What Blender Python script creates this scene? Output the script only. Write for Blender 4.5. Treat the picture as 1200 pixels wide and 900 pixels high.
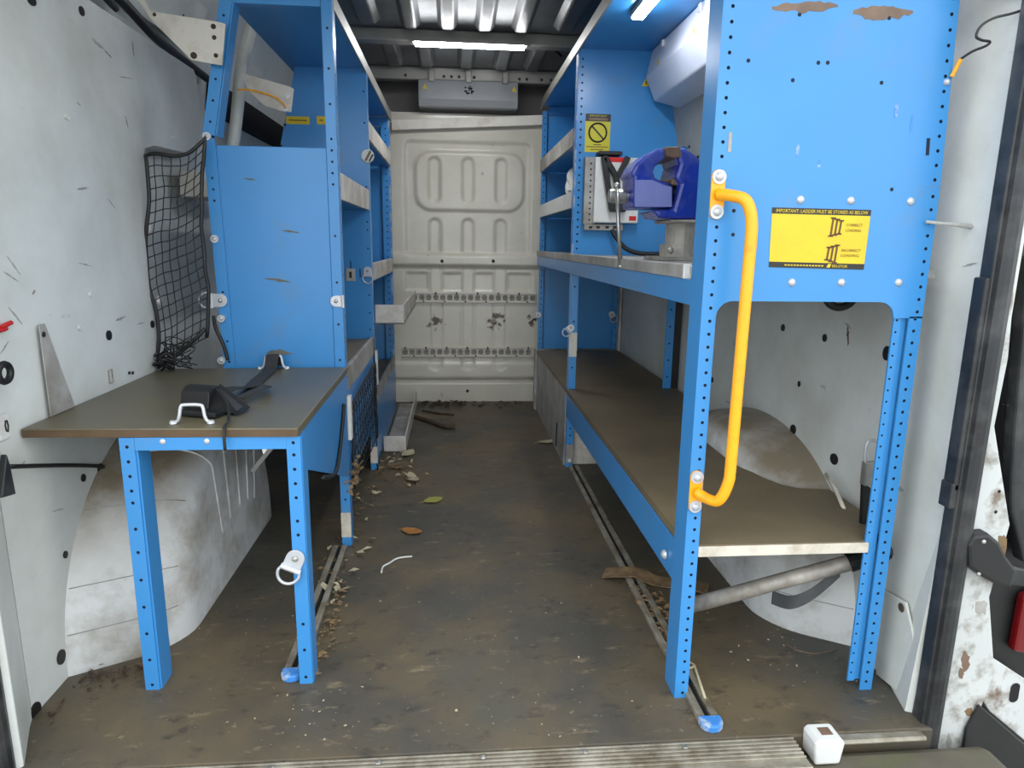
import bpy, bmesh, math, random
from mathutils import Vector, Matrix, noise
random.seed(7)
S = bpy.context.scene
C = S.collection
for o in list(bpy.data.objects):
    bpy.data.objects.remove(o)

# ---------------------------------------------------------------- camera
F = 790.0
CAM = Vector((0, 0, 0.925))
def cam_axes(pitch, yaw, roll):
    cp, sp, cy, sy, cr, sr = math.cos(pitch), math.sin(pitch), math.cos(yaw), math.sin(yaw), math.cos(roll), math.sin(roll)
    f = Vector((sy * cp, cy * cp, -sp)); r = Vector((cy, -sy, 0)); u = r.cross(f)
    return cr * r + sr * u, cr * u - sr * r, f
AX = cam_axes(math.radians(11.74), math.radians(4.98), math.radians(0.8))
cd = bpy.data.cameras.new('camera'); co = bpy.data.objects.new('camera', cd); C.objects.link(co)
cd.sensor_width = 36; cd.lens = F / 1200 * 36; cd.clip_start = 0.02
m = Matrix((AX[0], AX[1], -AX[2])).transposed().to_4x4(); m.translation = CAM
co.matrix_world = m
S.camera = co
def P(x, y, ax, val):
    d = AX[0] * ((x - 600) / F) - AX[1] * ((y - 450) / F) + AX[2]
    t = (val - CAM[ax]) / d[ax]
    return CAM + d * t

# ---------------------------------------------------------------- light and exposure
w = bpy.data.worlds.new('overcast_sky'); S.world = w; w.use_nodes = True
bg = w.node_tree.nodes['Background']
bg.inputs[0].default_value = (0.90, 0.96, 1.0, 1); bg.inputs[1].default_value = 1.0
S.view_settings.view_transform = 'Standard'
S.view_settings.look = 'None'
S.view_settings.exposure = 1.58
S.view_settings.gamma = 1.0
S.view_settings.use_curve_mapping = False

# ---------------------------------------------------------------- materials
def lin(c):
    return tuple(((v / 255) / 12.92 if v / 255 <= 0.04045 else ((v / 255 + 0.055) / 1.055) ** 2.4) for v in c) + (1,)
def mat(name, col, rough=0.5, metal=0.0, var=0.10, scale=5.0, dirt=None, damt=0.5, dscale=3.0, dsoft=0.15,
        scuff=None, samt=0.45, sscale=(6, 40, 6), bump=0.0, bscale=60, dust=None, dustamt=0.6, emit=0, spec=0.5):
    mt = bpy.data.materials.new(name); mt.use_nodes = True
    nt = mt.node_tree; N = nt.nodes; L = nt.links; b = N['Principled BSDF']
    b.inputs['Roughness'].default_value = rough; b.inputs['Metallic'].default_value = metal
    b.inputs['Specular IOR Level'].default_value = spec
    tc = N.new('ShaderNodeTexCoord')
    nz = N.new('ShaderNodeTexNoise'); nz.inputs['Scale'].default_value = scale; nz.inputs['Detail'].default_value = 5
    L.new(tc.outputs['Object'], nz.inputs['Vector'])
    c = lin(col)
    r = N.new('ShaderNodeValToRGB'); r.color_ramp.elements[0].position = 0.3; r.color_ramp.elements[1].position = 0.7
    r.color_ramp.elements[0].color = tuple(v * (1 - var) for v in c[:3]) + (1,)
    r.color_ramp.elements[1].color = tuple(min(1, v * (1 + var * 0.6)) for v in c[:3]) + (1,)
    L.new(nz.outputs['Fac'], r.inputs['Fac'])
    out = r.outputs['Color']
    def layer(out, vecscale, sc, amt, soft, colr, extra=None):
        mp = N.new('ShaderNodeMapping'); mp.inputs['Scale'].default_value = vecscale
        L.new(tc.outputs['Object'], mp.inputs['Vector'])
        n2 = N.new('ShaderNodeTexNoise'); n2.inputs['Scale'].default_value = sc; n2.inputs['Detail'].default_value = 8
        n2.inputs['Roughness'].default_value = 0.65
        L.new(mp.outputs['Vector'], n2.inputs['Vector'])
        rr = N.new('ShaderNodeValToRGB'); e = rr.color_ramp.elements
        mid = 0.75 - 0.5 * amt
        e[0].position = max(0, mid - soft); e[1].position = min(1, mid + soft)
        L.new(n2.outputs['Fac'], rr.inputs['Fac'])
        fac = rr.outputs['Color']
        if extra is not None:
            mm = N.new('ShaderNodeMath'); mm.operation = 'MULTIPLY'; L.new(fac, mm.inputs[0]); L.new(extra, mm.inputs[1]); fac = mm.outputs[0]
        mx = N.new('ShaderNodeMix'); mx.data_type = 'RGBA'
        L.new(fac, mx.inputs[0]); L.new(out, mx.inputs[6]); mx.inputs[7].default_value = lin(colr)
        return mx.outputs[2]
    if dirt: out = layer(out, (1, 1, 1), dscale, damt, dsoft, dirt)
    if scuff: out = layer(out, sscale, 1.0, samt, 0.05, scuff)
    if dust:
        g = N.new('ShaderNodeNewGeometry'); sx = N.new('ShaderNodeSeparateXYZ'); L.new(g.outputs['Normal'], sx.inputs[0])
        mr = N.new('ShaderNodeMapRange'); mr.inputs[1].default_value = 0.25; mr.inputs[2].default_value = 0.75
        L.new(sx.outputs['Z'], mr.inputs[0])
        out = layer(out, (1, 1, 1), 5, dustamt, 0.2, dust, mr.outputs[0])
    L.new(out, b.inputs['Base Color'])
    if bump:
        n3 = N.new('ShaderNodeTexNoise'); n3.inputs['Scale'].default_value = bscale; n3.inputs['Detail'].default_value = 6
        L.new(tc.outputs['Object'], n3.inputs['Vector'])
        bp = N.new('ShaderNodeBump'); bp.inputs['Strength'].default_value = bump; bp.inputs['Distance'].default_value = 0.004
        L.new(n3.outputs['Fac'], bp.inputs['Height']); L.new(bp.outputs['Normal'], b.inputs['Normal'])
    if emit:
        b.inputs['Emission Color'].default_value = c; b.inputs['Emission Strength'].default_value = emit
    return mt

M = {}
M['wall'] = mat('van_white_paint', (214, 217, 214), 0.42, var=0.05, scale=2, dirt=(178, 178, 168), damt=0.42, dscale=2.2, dsoft=0.2, scuff=(120, 118, 112), samt=0.06, sscale=(14, 9, 22), bump=0.02, bscale=15)
M['wall_lower'] = M['wall']
M['bulk'] = mat('bulkhead_grey_paint', (220, 214, 200), 0.22, var=0.05, scale=3, dirt=(196, 190, 172), damt=0.4, dscale=2.0, dsoft=0.2, scuff=(120, 110, 95), samt=0.05, sscale=(16, 16, 14))
M['primer'] = mat('grey_primer_metal', (160, 158, 154), 0.5, var=0.12, scale=3, dirt=(132, 128, 122), damt=0.4)
M['cabsteel'] = mat('dark_cab_steel', (138, 132, 130), 0.5, var=0.12, scale=3)
M['webbing'] = mat('black_webbing', (44, 45, 48), 0.9, var=0.2, scale=40)
M['roof'] = mat('bare_roof_sheet', (118, 120, 122), 0.36, 0.35, var=0.12, scale=3, dirt=(78, 78, 78), damt=0.45)
M['roofbar'] = mat('galvanised_bar', (150, 148, 142), 0.45, 0.5, var=0.12, scale=8)
M['black'] = mat('black_plastic', (22, 22, 23), 0.5, var=0.3, scale=12, bump=0.05)
M['rubber'] = mat('black_rubber_seal', (34, 35, 37), 0.42, var=0.3, scale=9, dirt=(72, 72, 72), damt=0.3, dscale=12)
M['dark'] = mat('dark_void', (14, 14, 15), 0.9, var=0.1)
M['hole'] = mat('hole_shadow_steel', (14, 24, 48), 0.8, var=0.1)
M['blue'] = mat('blue_powder_coat', (58, 134, 196), 0.30, var=0.07, scale=4, dirt=(84, 128, 168), damt=0.16, dscale=7, dsoft=0.12, scuff=(118, 128, 120), samt=0.015, sscale=(6, 6, 26), bump=0.015, bscale=120)
M['blueworn'] = mat('blue_worn_edge', (60, 128, 200), 0.45, var=0.1, scale=9, dirt=(168, 178, 190), damt=0.42, dscale=22, dsoft=0.05)
M['vise'] = mat('vise_blue_enamel', (26, 52, 160), 0.25, var=0.2, scale=14, dirt=(92, 102, 165), damt=0.33, dscale=9)
M['viselight'] = mat('vise_pale_enamel', (128, 136, 196), 0.35, var=0.15, scale=12)
M['steel'] = mat('worn_steel', (170, 168, 162), 0.32, 0.75, var=0.2, scale=25)
M['zinc'] = mat('zinc_plate', (192, 194, 198), 0.3, 0.35, var=0.08, scale=30)
M['galv'] = mat('galvanised_tube', (176, 170, 160), 0.5, 0.2, var=0.25, scale=14, dirt=(105, 95, 82), damt=0.4, dscale=10)
M['silver'] = mat('brushed_aluminium', (196, 202, 218), 0.3, 0.15, var=0.1, scale=5)
M['greybox'] = mat('grey_sheet_metal', (168, 170, 172), 0.22, 0.3, var=0.06, scale=6)
M['galvdark'] = mat('rail_shadow', (140, 133, 118), 0.6, var=0.2)
M['alu'] = mat('dull_aluminium', (172, 166, 152), 0.45, 0.4, var=0.2, scale=12, dirt=(110, 98, 78), damt=0.45, dscale=14)
M['beige'] = mat('beige_shelf_lip', (206, 200, 190), 0.55, var=0.08, scale=7, dirt=(150, 138, 124), damt=0.3, dscale=9, scuff=(80, 70, 60), samt=0.05, sscale=(20, 20, 20))
M['greylip'] = mat('grey_shelf_lip', (168, 166, 162), 0.5, var=0.12, scale=7, dirt=(120, 112, 100), damt=0.4, dscale=8)
M['wood'] = mat('pale_pine', (236, 230, 218), 0.7, var=0.12, scale=6, dirt=(196, 184, 164), damt=0.2, dscale=8)
M['ply'] = mat('dirty_shelf_ply', (92, 80, 62), 0.55, var=0.15, scale=4, dirt=(124, 110, 84), damt=0.45, dscale=3, dsoft=0.25, bump=0.1)
M['table'] = mat('brown_table_ply', (106, 96, 68), 0.42, var=0.12, scale=3, dirt=(82, 80, 76), damt=0.5, dscale=2.2, dsoft=0.2, scuff=(126, 116, 92), samt=0.12, sscale=(3, 30, 8))
M['edge'] = mat('ply_edge', (88, 68, 46), 0.7, var=0.2, scale=20)
M['whiteedge'] = mat('white_worn_edge', (206, 198, 184), 0.6, var=0.08, scale=12, dirt=(150, 136, 112), damt=0.25, dscale=14)
M['sand'] = mat('dry_dust', (104, 104, 96), 0.9, var=0.2, scale=12)
M['yellow'] = mat('amber_handle_paint', (250, 168, 18), 0.35, var=0.05, scale=9, dirt=(190, 120, 30), damt=0.12, dscale=20)
M['sign'] = mat('yellow_sign_vinyl', (214, 184, 24), 0.45, var=0.05, scale=9, dirt=(196, 166, 36), damt=0.25, dscale=6)
M['signlime'] = mat('lime_yellow_sign', (196, 186, 22), 0.45, var=0.05)
M['signblack'] = mat('sign_black', (34, 30, 22), 0.5, var=0.1)
M['signbrown'] = mat('sign_brown_print', (92, 58, 22), 0.5, var=0.1)
M['red'] = mat('red_plastic', (196, 28, 28), 0.35, var=0.1)
M['tail'] = mat('tail_lamp_red', (104, 8, 14), 0.15, var=0.1)
M['white'] = mat('white_plastic', (214, 214, 210), 0.4, var=0.04, scale=10, dirt=(190, 186, 176), damt=0.25, dscale=10)
M['arch'] = mat('dusty_white_arch', (212, 212, 210), 0.45, var=0.06, scale=4, dirt=(150, 142, 128), damt=0.34, dscale=6, dsoft=0.12, dust=(128, 116, 98), dustamt=0.8, bump=0.05, bscale=20)
M['jamb'] = mat('rusty_white_jamb', (186, 188, 186), 0.4, var=0.05, dirt=(124, 118, 106), damt=0.34, dscale=16, dsoft=0.08, scuff=(96, 60, 42), samt=0.2, sscale=(14, 14, 9))
M['leafg'] = mat('yellow_green_leaf', (158, 156, 72), 0.6, var=0.2, scale=30)
M['leafb'] = mat('brown_leaf', (164, 108, 48), 0.7, var=0.25, scale=30)
M['leafp'] = mat('pale_dry_leaf', (176, 166, 136), 0.8, var=0.2, scale=30)
M['litter'] = mat('leaf_litter', (126, 102, 72), 0.9, var=0.45, scale=40)
M['litterd'] = mat('dark_litter', (70, 56, 42), 0.9, var=0.4, scale=40)
M['concrete'] = mat('yard_concrete', (150, 148, 142), 0.9, var=0.2, scale=3)
M['moss'] = mat('mossy_bumper', (84, 78, 66), 0.8, var=0.35, scale=9, dirt=(84, 92, 50), damt=0.2, dscale=11)
M['brownjaw'] = mat('brown_jaw_tape', (112, 90, 74), 0.5, var=0.25, scale=30)
M['bag'] = mat('clear_bag', (214, 216, 212), 0.2, var=0.05)
M['led'] = mat('led_diffuser', (250, 252, 255), 0.3, var=0.0, emit=26)

def floor_mat():
    mt = bpy.data.materials.new('worn_floor_ply'); mt.use_nodes = True
    nt = mt.node_tree; N = nt.nodes; L = nt.links; b = N['Principled BSDF']
    tc = N.new('ShaderNodeTexCoord')
    def nz(sc, vs=(1, 1, 1), det=6, ro=0.6):
        mp = N.new('ShaderNodeMapping'); mp.inputs['Scale'].default_value = vs; L.new(tc.outputs['Object'], mp.inputs['Vector'])
        n = N.new('ShaderNodeTexNoise'); n.inputs['Scale'].default_value = sc; n.inputs['Detail'].default_value = det; n.inputs['Roughness'].default_value = ro
        L.new(mp.outputs['Vector'], n.inputs['Vector']); return n.outputs['Fac']
    def ramp(f, a, bb):
        r = N.new('ShaderNodeValToRGB'); r.color_ramp.elements[0].position = a; r.color_ramp.elements[1].position = bb
        L.new(f, r.inputs['Fac']); return r.outputs['Color']
    def mix(f, a, col, k=1.0):
        x = N.new('ShaderNodeMix'); x.data_type = 'RGBA'
        if k != 1.0:
            mm = N.new('ShaderNodeMath'); mm.operation = 'MULTIPLY'; mm.inputs[1].default_value = k; L.new(f, mm.inputs[0]); f = mm.outputs[0]
        L.new(f, x.inputs[0])
        if isinstance(a, tuple): x.inputs[6].default_value = a
        else: L.new(a, x.inputs[6])
        x.inputs[7].default_value = lin(col); return x.outputs[2]
    c = mix(ramp(nz(2.6), 0.40, 0.62), lin((72, 68, 60)), (98, 85, 64))
    c = mix(ramp(nz(1.7, (1.2, 0.7, 1)), 0.52, 0.66), c, (72, 74, 68), 0.7)
    c = mix(ramp(nz(14, (1, 1.6, 1), 9, 0.7), 0.56, 0.68), c, (50, 45, 40), 0.9)
    c = mix(ramp(nz(9, (1.0, 2.6, 1), 9, 0.75), 0.58, 0.70), c, (156, 138, 108), 0.65)
    c = mix(ramp(nz(45, (1, 1, 1), 4), 0.66, 0.72), c, (150, 138, 112), 0.5)
    L.new(c, b.inputs['Base Color'])
    rr = N.new('ShaderNodeMapRange'); rr.inputs[3].default_value = 0.32; rr.inputs[4].default_value = 0.75
    L.new(nz(3.1), rr.inputs[0]); L.new(rr.outputs[0], b.inputs['Roughness'])
    bp = N.new('ShaderNodeBump'); bp.inputs['Strength'].default_value = 0.25; bp.inputs['Distance'].default_value = 0.004
    L.new(nz(38, (1, 1, 1), 8), bp.inputs['Height']); L.new(bp.outputs['Normal'], b.inputs['Normal'])
    return mt
M['floor'] = floor_mat()

# ---------------------------------------------------------------- mesh helpers
class MB:
    def __init__(s): s.v = []; s.f = []; s.m = []
    def add(s, vs, fs, mi=0):
        n = len(s.v); s.v += [tuple(v) for v in vs]; s.f += [tuple(i + n for i in f) for f in fs]; s.m += [mi] * len(fs)
        return s
    def box(s, x0, x1, y0, y1, z0, z1, mi=0):
        x0, x1 = min(x0, x1), max(x0, x1); y0, y1 = min(y0, y1), max(y0, y1); z0, z1 = min(z0, z1), max(z0, z1)
        return s.add([(x0, y0, z0), (x1, y0, z0), (x1, y1, z0), (x0, y1, z0), (x0, y0, z1), (x1, y0, z1), (x1, y1, z1), (x0, y1, z1)],
                     [(0, 3, 2, 1), (4, 5, 6, 7), (0, 1, 5, 4), (1, 2, 6, 5), (2, 3, 7, 6), (3, 0, 4, 7)], mi)
    def prism(s, pts, vec, mi=0):
        """closed polygon pts (3D) swept by vec"""
        vec = Vector(vec); pts = [Vector(p) for p in pts]; n = len(pts)
        nrm = Vector((0, 0, 0))
        for i in range(n):
            nrm += pts[i].cross(pts[(i + 1) % n])
        if nrm.dot(vec) > 0: pts = pts[::-1]
        vs = pts + [p + vec for p in pts]
        fs = [tuple(range(n)), tuple(range(2 * n - 1, n - 1, -1))] + [((i + 1) % n, i, n + i, n + (i + 1) % n) for i in range(n)]
        return s.add(vs, fs, mi)
    def beam(s, a, b, wd, ht, mi=0, up=(0, 0, 1)):
        a = Vector(a); b = Vector(b); d = (b - a).normalized(); u = Vector(up)
        sd = d.cross(u)
        if sd.length < 1e-4: sd = d.cross(Vector((1, 0, 0)))
        sd.normalize(); u = sd.cross(d); sd *= wd / 2; u = u * ht / 2
        return s.prism([a - sd - u, a + sd - u, a + sd + u, a - sd + u], b - a, mi)
    def tube(s, path, r, seg=8, mi=0, closed=False, caps=True):
        path = [Vector(p) for p in path]; n = len(path); rings = []
        rs = r if isinstance(r, (list, tuple)) else [r] * n
        prev = None
        for i, p in enumerate(path):
            if closed: d = (path[(i + 1) % n] - path[i - 1])
            else: d = path[min(i + 1, n - 1)] - path[max(i - 1, 0)]
            d.normalize()
            if prev is None:
                a = d.cross(Vector((0, 0, 1)))
                if a.length < 0.1: a = d.cross(Vector((1, 0, 0)))
            else:
                a = prev - d * prev.dot(d)
            a.normalize(); prev = a; b = d.cross(a)
            rings.append([p + (a * math.cos(2 * math.pi * k / seg) + b * math.sin(2 * math.pi * k / seg)) * rs[i] for k in range(seg)])
        vs = [v for rr in rings for v in rr]; fs = []
        for i in range(n if closed else n - 1):
            j = (i + 1) % n
            for k in range(seg):
                fs.append((i * seg + k, i * seg + (k + 1) % seg, j * seg + (k + 1) % seg, j * seg + k))
        if caps and not closed:
            fs += [tuple(range(seg - 1, -1, -1)), tuple((n - 1) * seg + k for k in range(seg))]
        return s.add(vs, fs, mi)
    def cyl(s, a, b, r, seg=16, mi=0, r2=None):
        return s.tube([a, b], [r, r if r2 is None else r2], seg, mi)
    def dome(s, c, n, r, h, seg=10, mi=0):
        c = Vector(c); n = Vector(n).normalized(); a = n.orthogonal().normalized(); b = n.cross(a)
        vs = []; fs = []
        for i in range(4):
            t = i / 4 * math.pi / 2
            for k in range(seg):
                q = 2 * math.pi * k / seg
                vs.append(c + (a * math.cos(q) + b * math.sin(q)) * r * math.cos(t) + n * h * math.sin(t))
        vs.append(c + n * h)
        for i in range(3):
            for k in range(seg):
                fs.append((i * seg + k, i * seg + (k + 1) % seg, (i + 1) * seg + (k + 1) % seg, (i + 1) * seg + k))
        for k in range(seg): fs.append((3 * seg + k, 3 * seg + (k + 1) % seg, 4 * seg))
        return s.add(vs, fs, mi)
    def ball(s, c, r, mi=0, seg=10):
        c = Vector(c); rx, ry, rz = r if isinstance(r, (tuple, list)) else (r, r, r); rows = 7; vs = []; fs = []
        for i in range(rows + 1):
            t = math.pi * i / rows
            for k in range(seg):
                q = 2 * math.pi * k / seg
                vs.append((c.x + rx * math.sin(t) * math.cos(q), c.y + ry * math.sin(t) * math.sin(q), c.z + rz * math.cos(t)))
        for i in range(rows):
            for k in range(seg):
                fs.append((i * seg + k, (i + 1) * seg + k, (i + 1) * seg + (k + 1) % seg, i * seg + (k + 1) % seg))
        return s.add(vs, fs, mi)
    def perf(s, o, u, v, wd, L, holes, r=0.0035, uc=None, depth=0.003, thick=0.004, mi=0, hm=1):
        """plate strip with a row of blind octagonal holes; u across, v along, outward normal u x v"""
        o = Vector(o); u = Vector(u).normalized(); v = Vector(v).normalized(); n = u.cross(v)
        if uc is None: uc = wd / 2
        hs = sorted(h for h in holes if r < h < L - r)
        if not hs: hs = [L / 2]
        bs = [0] + [(hs[i] + hs[i + 1]) / 2 for i in range(len(hs) - 1)] + [L]
        pt = lambda a, b, d=0: o + u * a + v * b - n * d
        for i, h in enumerate(hs):
            c = [pt(0, bs[i]), pt(wd, bs[i]), pt(wd, bs[i + 1]), pt(0, bs[i + 1])]
            og = [pt(uc + r * math.cos(math.radians(247.5 + 45 * k)), h + r * math.sin(math.radians(247.5 + 45 * k))) for k in range(8)]
            ob = [p - n * depth for p in og]
            s.add(c + og, [(0, 1, 5, 4), (1, 6, 5), (1, 2, 7, 6), (2, 8, 7), (2, 3, 9, 8), (3, 10, 9), (3, 0, 11, 10), (0, 4, 11)], mi)
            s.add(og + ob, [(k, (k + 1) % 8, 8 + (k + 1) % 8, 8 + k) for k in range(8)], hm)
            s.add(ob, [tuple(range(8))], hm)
        t = thick
        s.add([pt(0, 0), pt(wd, 0), pt(wd, L), pt(0, L), pt(0, 0, t), pt(wd, 0, t), pt(wd, L, t), pt(0, L, t)],
              [(0, 4, 5, 1), (1, 5, 6, 2), (2, 6, 7, 3), (3, 7, 4, 0), (4, 7, 6, 5)], mi)
        return s
    def build(s, name, mats, parent=None, smooth=False, bevel=0.0, matrix=None, subsurf=0):
        me = bpy.data.meshes.new(name); me.from_pydata(s.v, [], s.f); me.update()
        mats = mats if isinstance(mats, (list, tuple)) else [mats]
        for k in mats: me.materials.append(M[k] if isinstance(k, str) else k)
        me.polygons.foreach_set('material_index', s.m)
        if smooth: me.polygons.foreach_set('use_smooth', [True] * len(me.polygons))
        o = bpy.data.objects.new(name, me); C.objects.link(o)
        if matrix is not None: o.matrix_basis = matrix
        if parent is not None:
            o.parent = parent
            if matrix is None: o.matrix_parent_inverse = PINV.get(parent.name, Matrix.Identity(4))
        if bevel:
            md = o.modifiers.new('bevel', 'BEVEL'); md.width = bevel; md.segments = 2; md.limit_method = 'ANGLE'; md.angle_limit = math.radians(50)
        if subsurf:
            md = o.modifiers.new('sub', 'SUBSURF'); md.levels = subsurf; md.render_levels = subsurf
        return o
PINV = {}
def tag(o, label, cat, group=None, kind=None):
    o['label'] = label; o['category'] = cat
    if group: o['group'] = group
    if kind: o['kind'] = kind
    return o
def thing(name, label, cat, loc=(0, 0, 0), group=None):
    o = bpy.data.objects.new(name, None); C.objects.link(o); o.location = loc; o.empty_display_size = 0.02
    PINV[o.name] = Matrix.Translation(-Vector(loc))
    return tag(o, label, cat, group)
def struct(o): o['kind'] = 'structure'; return o
def dup(root, matrix, label, group=None):
    r = root.copy(); C.objects.link(r); r.matrix_basis = matrix; r['label'] = label
    if group: r['group'] = group
    for ch in root.children:
        c = ch.copy(); C.objects.link(c); c.parent = r; c.matrix_parent_inverse = ch.matrix_parent_inverse.copy()
    return r
def rng(a, b, st):
    out = []; x = a
    while x <= b + 1e-9: out.append(x); x += st
    return out
def bez(pts, n=8):
    """Catmull-Rom through pts"""
    pts = [Vector(p) for p in pts]; q = [pts[0]] + pts + [pts[-1]]; out = []
    for i in range(1, len(q) - 2):
        for k in range(n):
            t = k / n; a, b, c, d = q[i - 1], q[i], q[i + 1], q[i + 2]
            out.append(0.5 * ((2 * b) + (c - a) * t + (2 * a - 5 * b + 4 * c - d) * t * t + (3 * b - a - 3 * c + d) * t ** 3))
    out.append(pts[-1]); return out
def lettering(txt, x0, x1, y, z0, z1, material, parent, name='lettering', slant=0.0):
    cu = bpy.data.curves.new('t', 'FONT'); cu.body = txt; cu.resolution_u = 2
    ob = bpy.data.objects.new('t', cu); C.objects.link(ob)
    dg = bpy.context.evaluated_depsgraph_get(); me = bpy.data.meshes.new_from_object(ob.evaluated_get(dg))
    bpy.data.objects.remove(ob); bpy.data.curves.remove(cu)
    xs = [v.co.x for v in me.vertices]; ys = [v.co.y for v in me.vertices]
    ax, bx, ay, by = min(xs), max(xs), min(ys), max(ys)
    for v in me.vertices:
        fx = (v.co.x - ax) / (bx - ax); fy = (v.co.y - ay) / (by - ay)
        v.co = (x0 + fx * (x1 - x0), y, z0 + fy * (z1 - z0) + slant * fx)
    me.name = name; me.materials.clear(); me.materials.append(M[material])
    o = bpy.data.objects.new(name, me); C.objects.link(o); o.parent = parent; o.matrix_parent_inverse = PINV[parent.name]
    return o

# ================================================================= SETTING
XL, XR, YS, YB, ZC = -0.83, 0.94, 1.09, 3.93, 1.80
XRL, XRR = -0.32, 0.472          # aisle faces of the two racks

# yard outside
struct(MB().add([(-14, -14, -0.62), (14, -14, -0.62), (14, 14, -0.62), (-14, 14, -0.62)], [(0, 1, 2, 3)]).build('ground', 'concrete'))

# floor, slightly uneven edge
struct(MB().box(-0.84, 0.943, YS, YB + 0.02, -0.12, 0).build('floor', 'floor', bevel=0.004))
# aluminium threshold, ridged, cut short at the right
def sill(x0, x1, name):
    mb = MB().box(x0, x1, 1.005, 1.088, -0.028, -0.001)
    for k in range(6):
        y = 1.032 + k * 0.0095
        mb.box(x0, x1, y, y + 0.0045, -0.001, 0.0025)
    mb.tube([(x0, 1.012, -0.009), (x1, 1.012, -0.009)], 0.0105, 10)
    o = mb.build(name, 'alu', bevel=0.001)
    h = MB()
    for x in rng(x0 + 0.1, x1 - 0.03, 0.19): h.dome((x, 1.072, 0.0025), (0, 0, 1), 0.006, 0.002, 8)
    h.build('screw', 'steel', o)
    return struct(o)
sill(-0.62, 0.648, 'trim_1')
struct(MB().box(0.735, 0.91, 1.072, 1.088, -0.012, -0.001).tube([(0.735, 1.071, -0.005), (0.91, 1.071, -0.005)], 0.005, 8).build('trim_2', 'alu', bevel=0.001))
# rear bumper / step below the threshold
struct(MB().box(-1.0, 1.05, 0.84, 1.085, -0.22, -0.032).build('trim_3', 'moss', bevel=0.02))

# ---- left wall: flat inner panel whose outline steps back, deep recess behind, cant rail above
def profile_wall(name, prof, y0, y1, material, thick=0.0, ny=24, bulge=0.0):
    vs = []; fs = []; n = len(prof)
    for j in range(ny + 1):
        y = y0 + (y1 - y0) * j / ny
        for (x, z) in prof: vs.append((x, y, z))
    for j in range(ny):
        for i in range(n - 1):
            fs.append((j * n + i, j * n + i + 1, (j + 1) * n + i + 1, (j + 1) * n + i))
    return MB().add(vs, fs).build(name, material, smooth=False)
rec = [(-0.905, -0.03), (-0.905, 1.22), (-0.895, 1.36), (-0.875, 1.50), (-0.83, 1.64), (-0.76, 1.76), (-0.66, 1.83)]
struct(profile_wall('wall_left', rec, 1.10, 4.75, 'wall'))
def panel_left():
    # outline in (Y, Z): z<1.15 ends at Y 1.95, above it runs on to Y 2.42 with rounded corners
    out = [(1.24, -0.03), (1.95, -0.03), (1.95, 0.30), (1.945, 1.05), (1.955, 1.12), (1.99, 1.165), (2.05, 1.18), (2.32, 1.19), (2.38, 1.21), (2.42, 1.27),
           (2.43, 1.36), (2.42, 1.44), (2.40, 1.458), (1.24, 1.458)]
    def X(z): return XL
    # densify top region with horizontal bands so the lean is smooth
    mb = MB()
    front = [(X(z), y, z) for y, z in out]
    back = [(-0.903, y + 0.02 if y > 1.2 else y, z + (0.012 if z > 1.4 else 0)) for y, z in out]
    n = len(out)
    mb.add(front, [tuple(range(n))])
    # rounded rim ring
    mid = [(x - 0.018, y + (0.014 if y > 1.2 else 0), z + (0.01 if z > 1.4 else 0)) for (x, y, z) in front]
    mb.add(front + mid, [(i, n + i, n + (i + 1) % n, (i + 1) % n) for i in range(n)])
    mb.add(mid + back, [(i, n + i, n + (i + 1) % n, (i + 1) % n) for i in range(n)])
    return mb.build('wall_left_panel', 'wall')
pl = panel_left(); struct(pl)
# upper body side above the panel
up = [(-0.845, 1.52), (-0.835, 1.56), (-0.80, 1.66), (-0.73, 1.75), (-0.64, 1.815)]
struct(profile_wall('wall_left_upper', up, 1.05, 2.48, 'wall'))
# grommets and holes of the left wall: parts of the panel
def wall_disc(parent, x, y, X, ry, rz, name='hole_plug', sx=1, material='black'):
    p = P(x, y, 0, X)
    mb = MB(); seg = 14
    vs = [(X, p.y + ry * math.cos(2 * math.pi * k / seg), p.z + rz * math.sin(2 * math.pi * k / seg)) for k in range(seg)]
    mb.prism(vs, (0.003 * sx, 0, 0)); return mb.build(name, material, parent)
for x, y, a, b in ((127, 393, .012, .012), (178, 380, .010, .010), (117, 549, .011, .012), (71, 770, .014, .016), (41, 833, .016, .017), (6, 716, .008, .010), (97, 560, .008, .009), (76, 650, .007, .008), (95, 13, .01, .01), (36, 0, .014, .010)):
    wall_disc(pl, x, y, XL + 0.0003, a, b)
for x, y in ((94, 384), (107, 345), (78, 137), (203, 162)):
    wall_disc(pl, x, y, XL + 0.0005, .012, .006, 'tape_patch', 1, 'white')

def scuff(parent, X, x0, y0, x1, y1, wd, material='greylip', sgn=1):
    a, b = P(x0, y0, 0, X), P(x1, y1, 0, X); n = 10; top = []; bot = []
    d = (b - a).normalized(); nn = Vector((0, -d.z, d.y))
    for i in range(n + 1):
        t = i / n; c_ = a.lerp(b, t) + nn * random.uniform(-.15, .15) * wd; e = wd * (0.15 + math.sin(math.pi * t)) * random.uniform(0.25, 1) * 0.5
        top.append(c_ + nn * e); bot.append(c_ - nn * e)
    return MB().prism(top + bot[::-1], (0.0005 * sgn, 0, 0)).build('scuff_mark', material, parent)
for q in ((107, 44, 122, 58, .012), (122, 58, 131, 68, .008), (147, 136, 150, 150, .008), (155, 48, 157, 66, .008), (140, 90, 155, 92, .004), (90, 120, 95, 124, .004),
          (92, 308, 108, 312, .004), (135, 376, 147, 371, .008), (160, 380, 170, 378, .004), (90, 222, 104, 220, .006), (8, 300, 24, 322, .004), (4, 318, 22, 330, .004), (10, 360, 26, 380, .005), (0, 415, 10, 400, .004), (38, 345, 41, 340, .008), (126, 232, 135, 244, .004), (30, 540, 22, 548, .004), (60, 600, 75, 596, .004)):
    scuff(pl, XL + 0.0003, *q, material='greylip')
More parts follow.
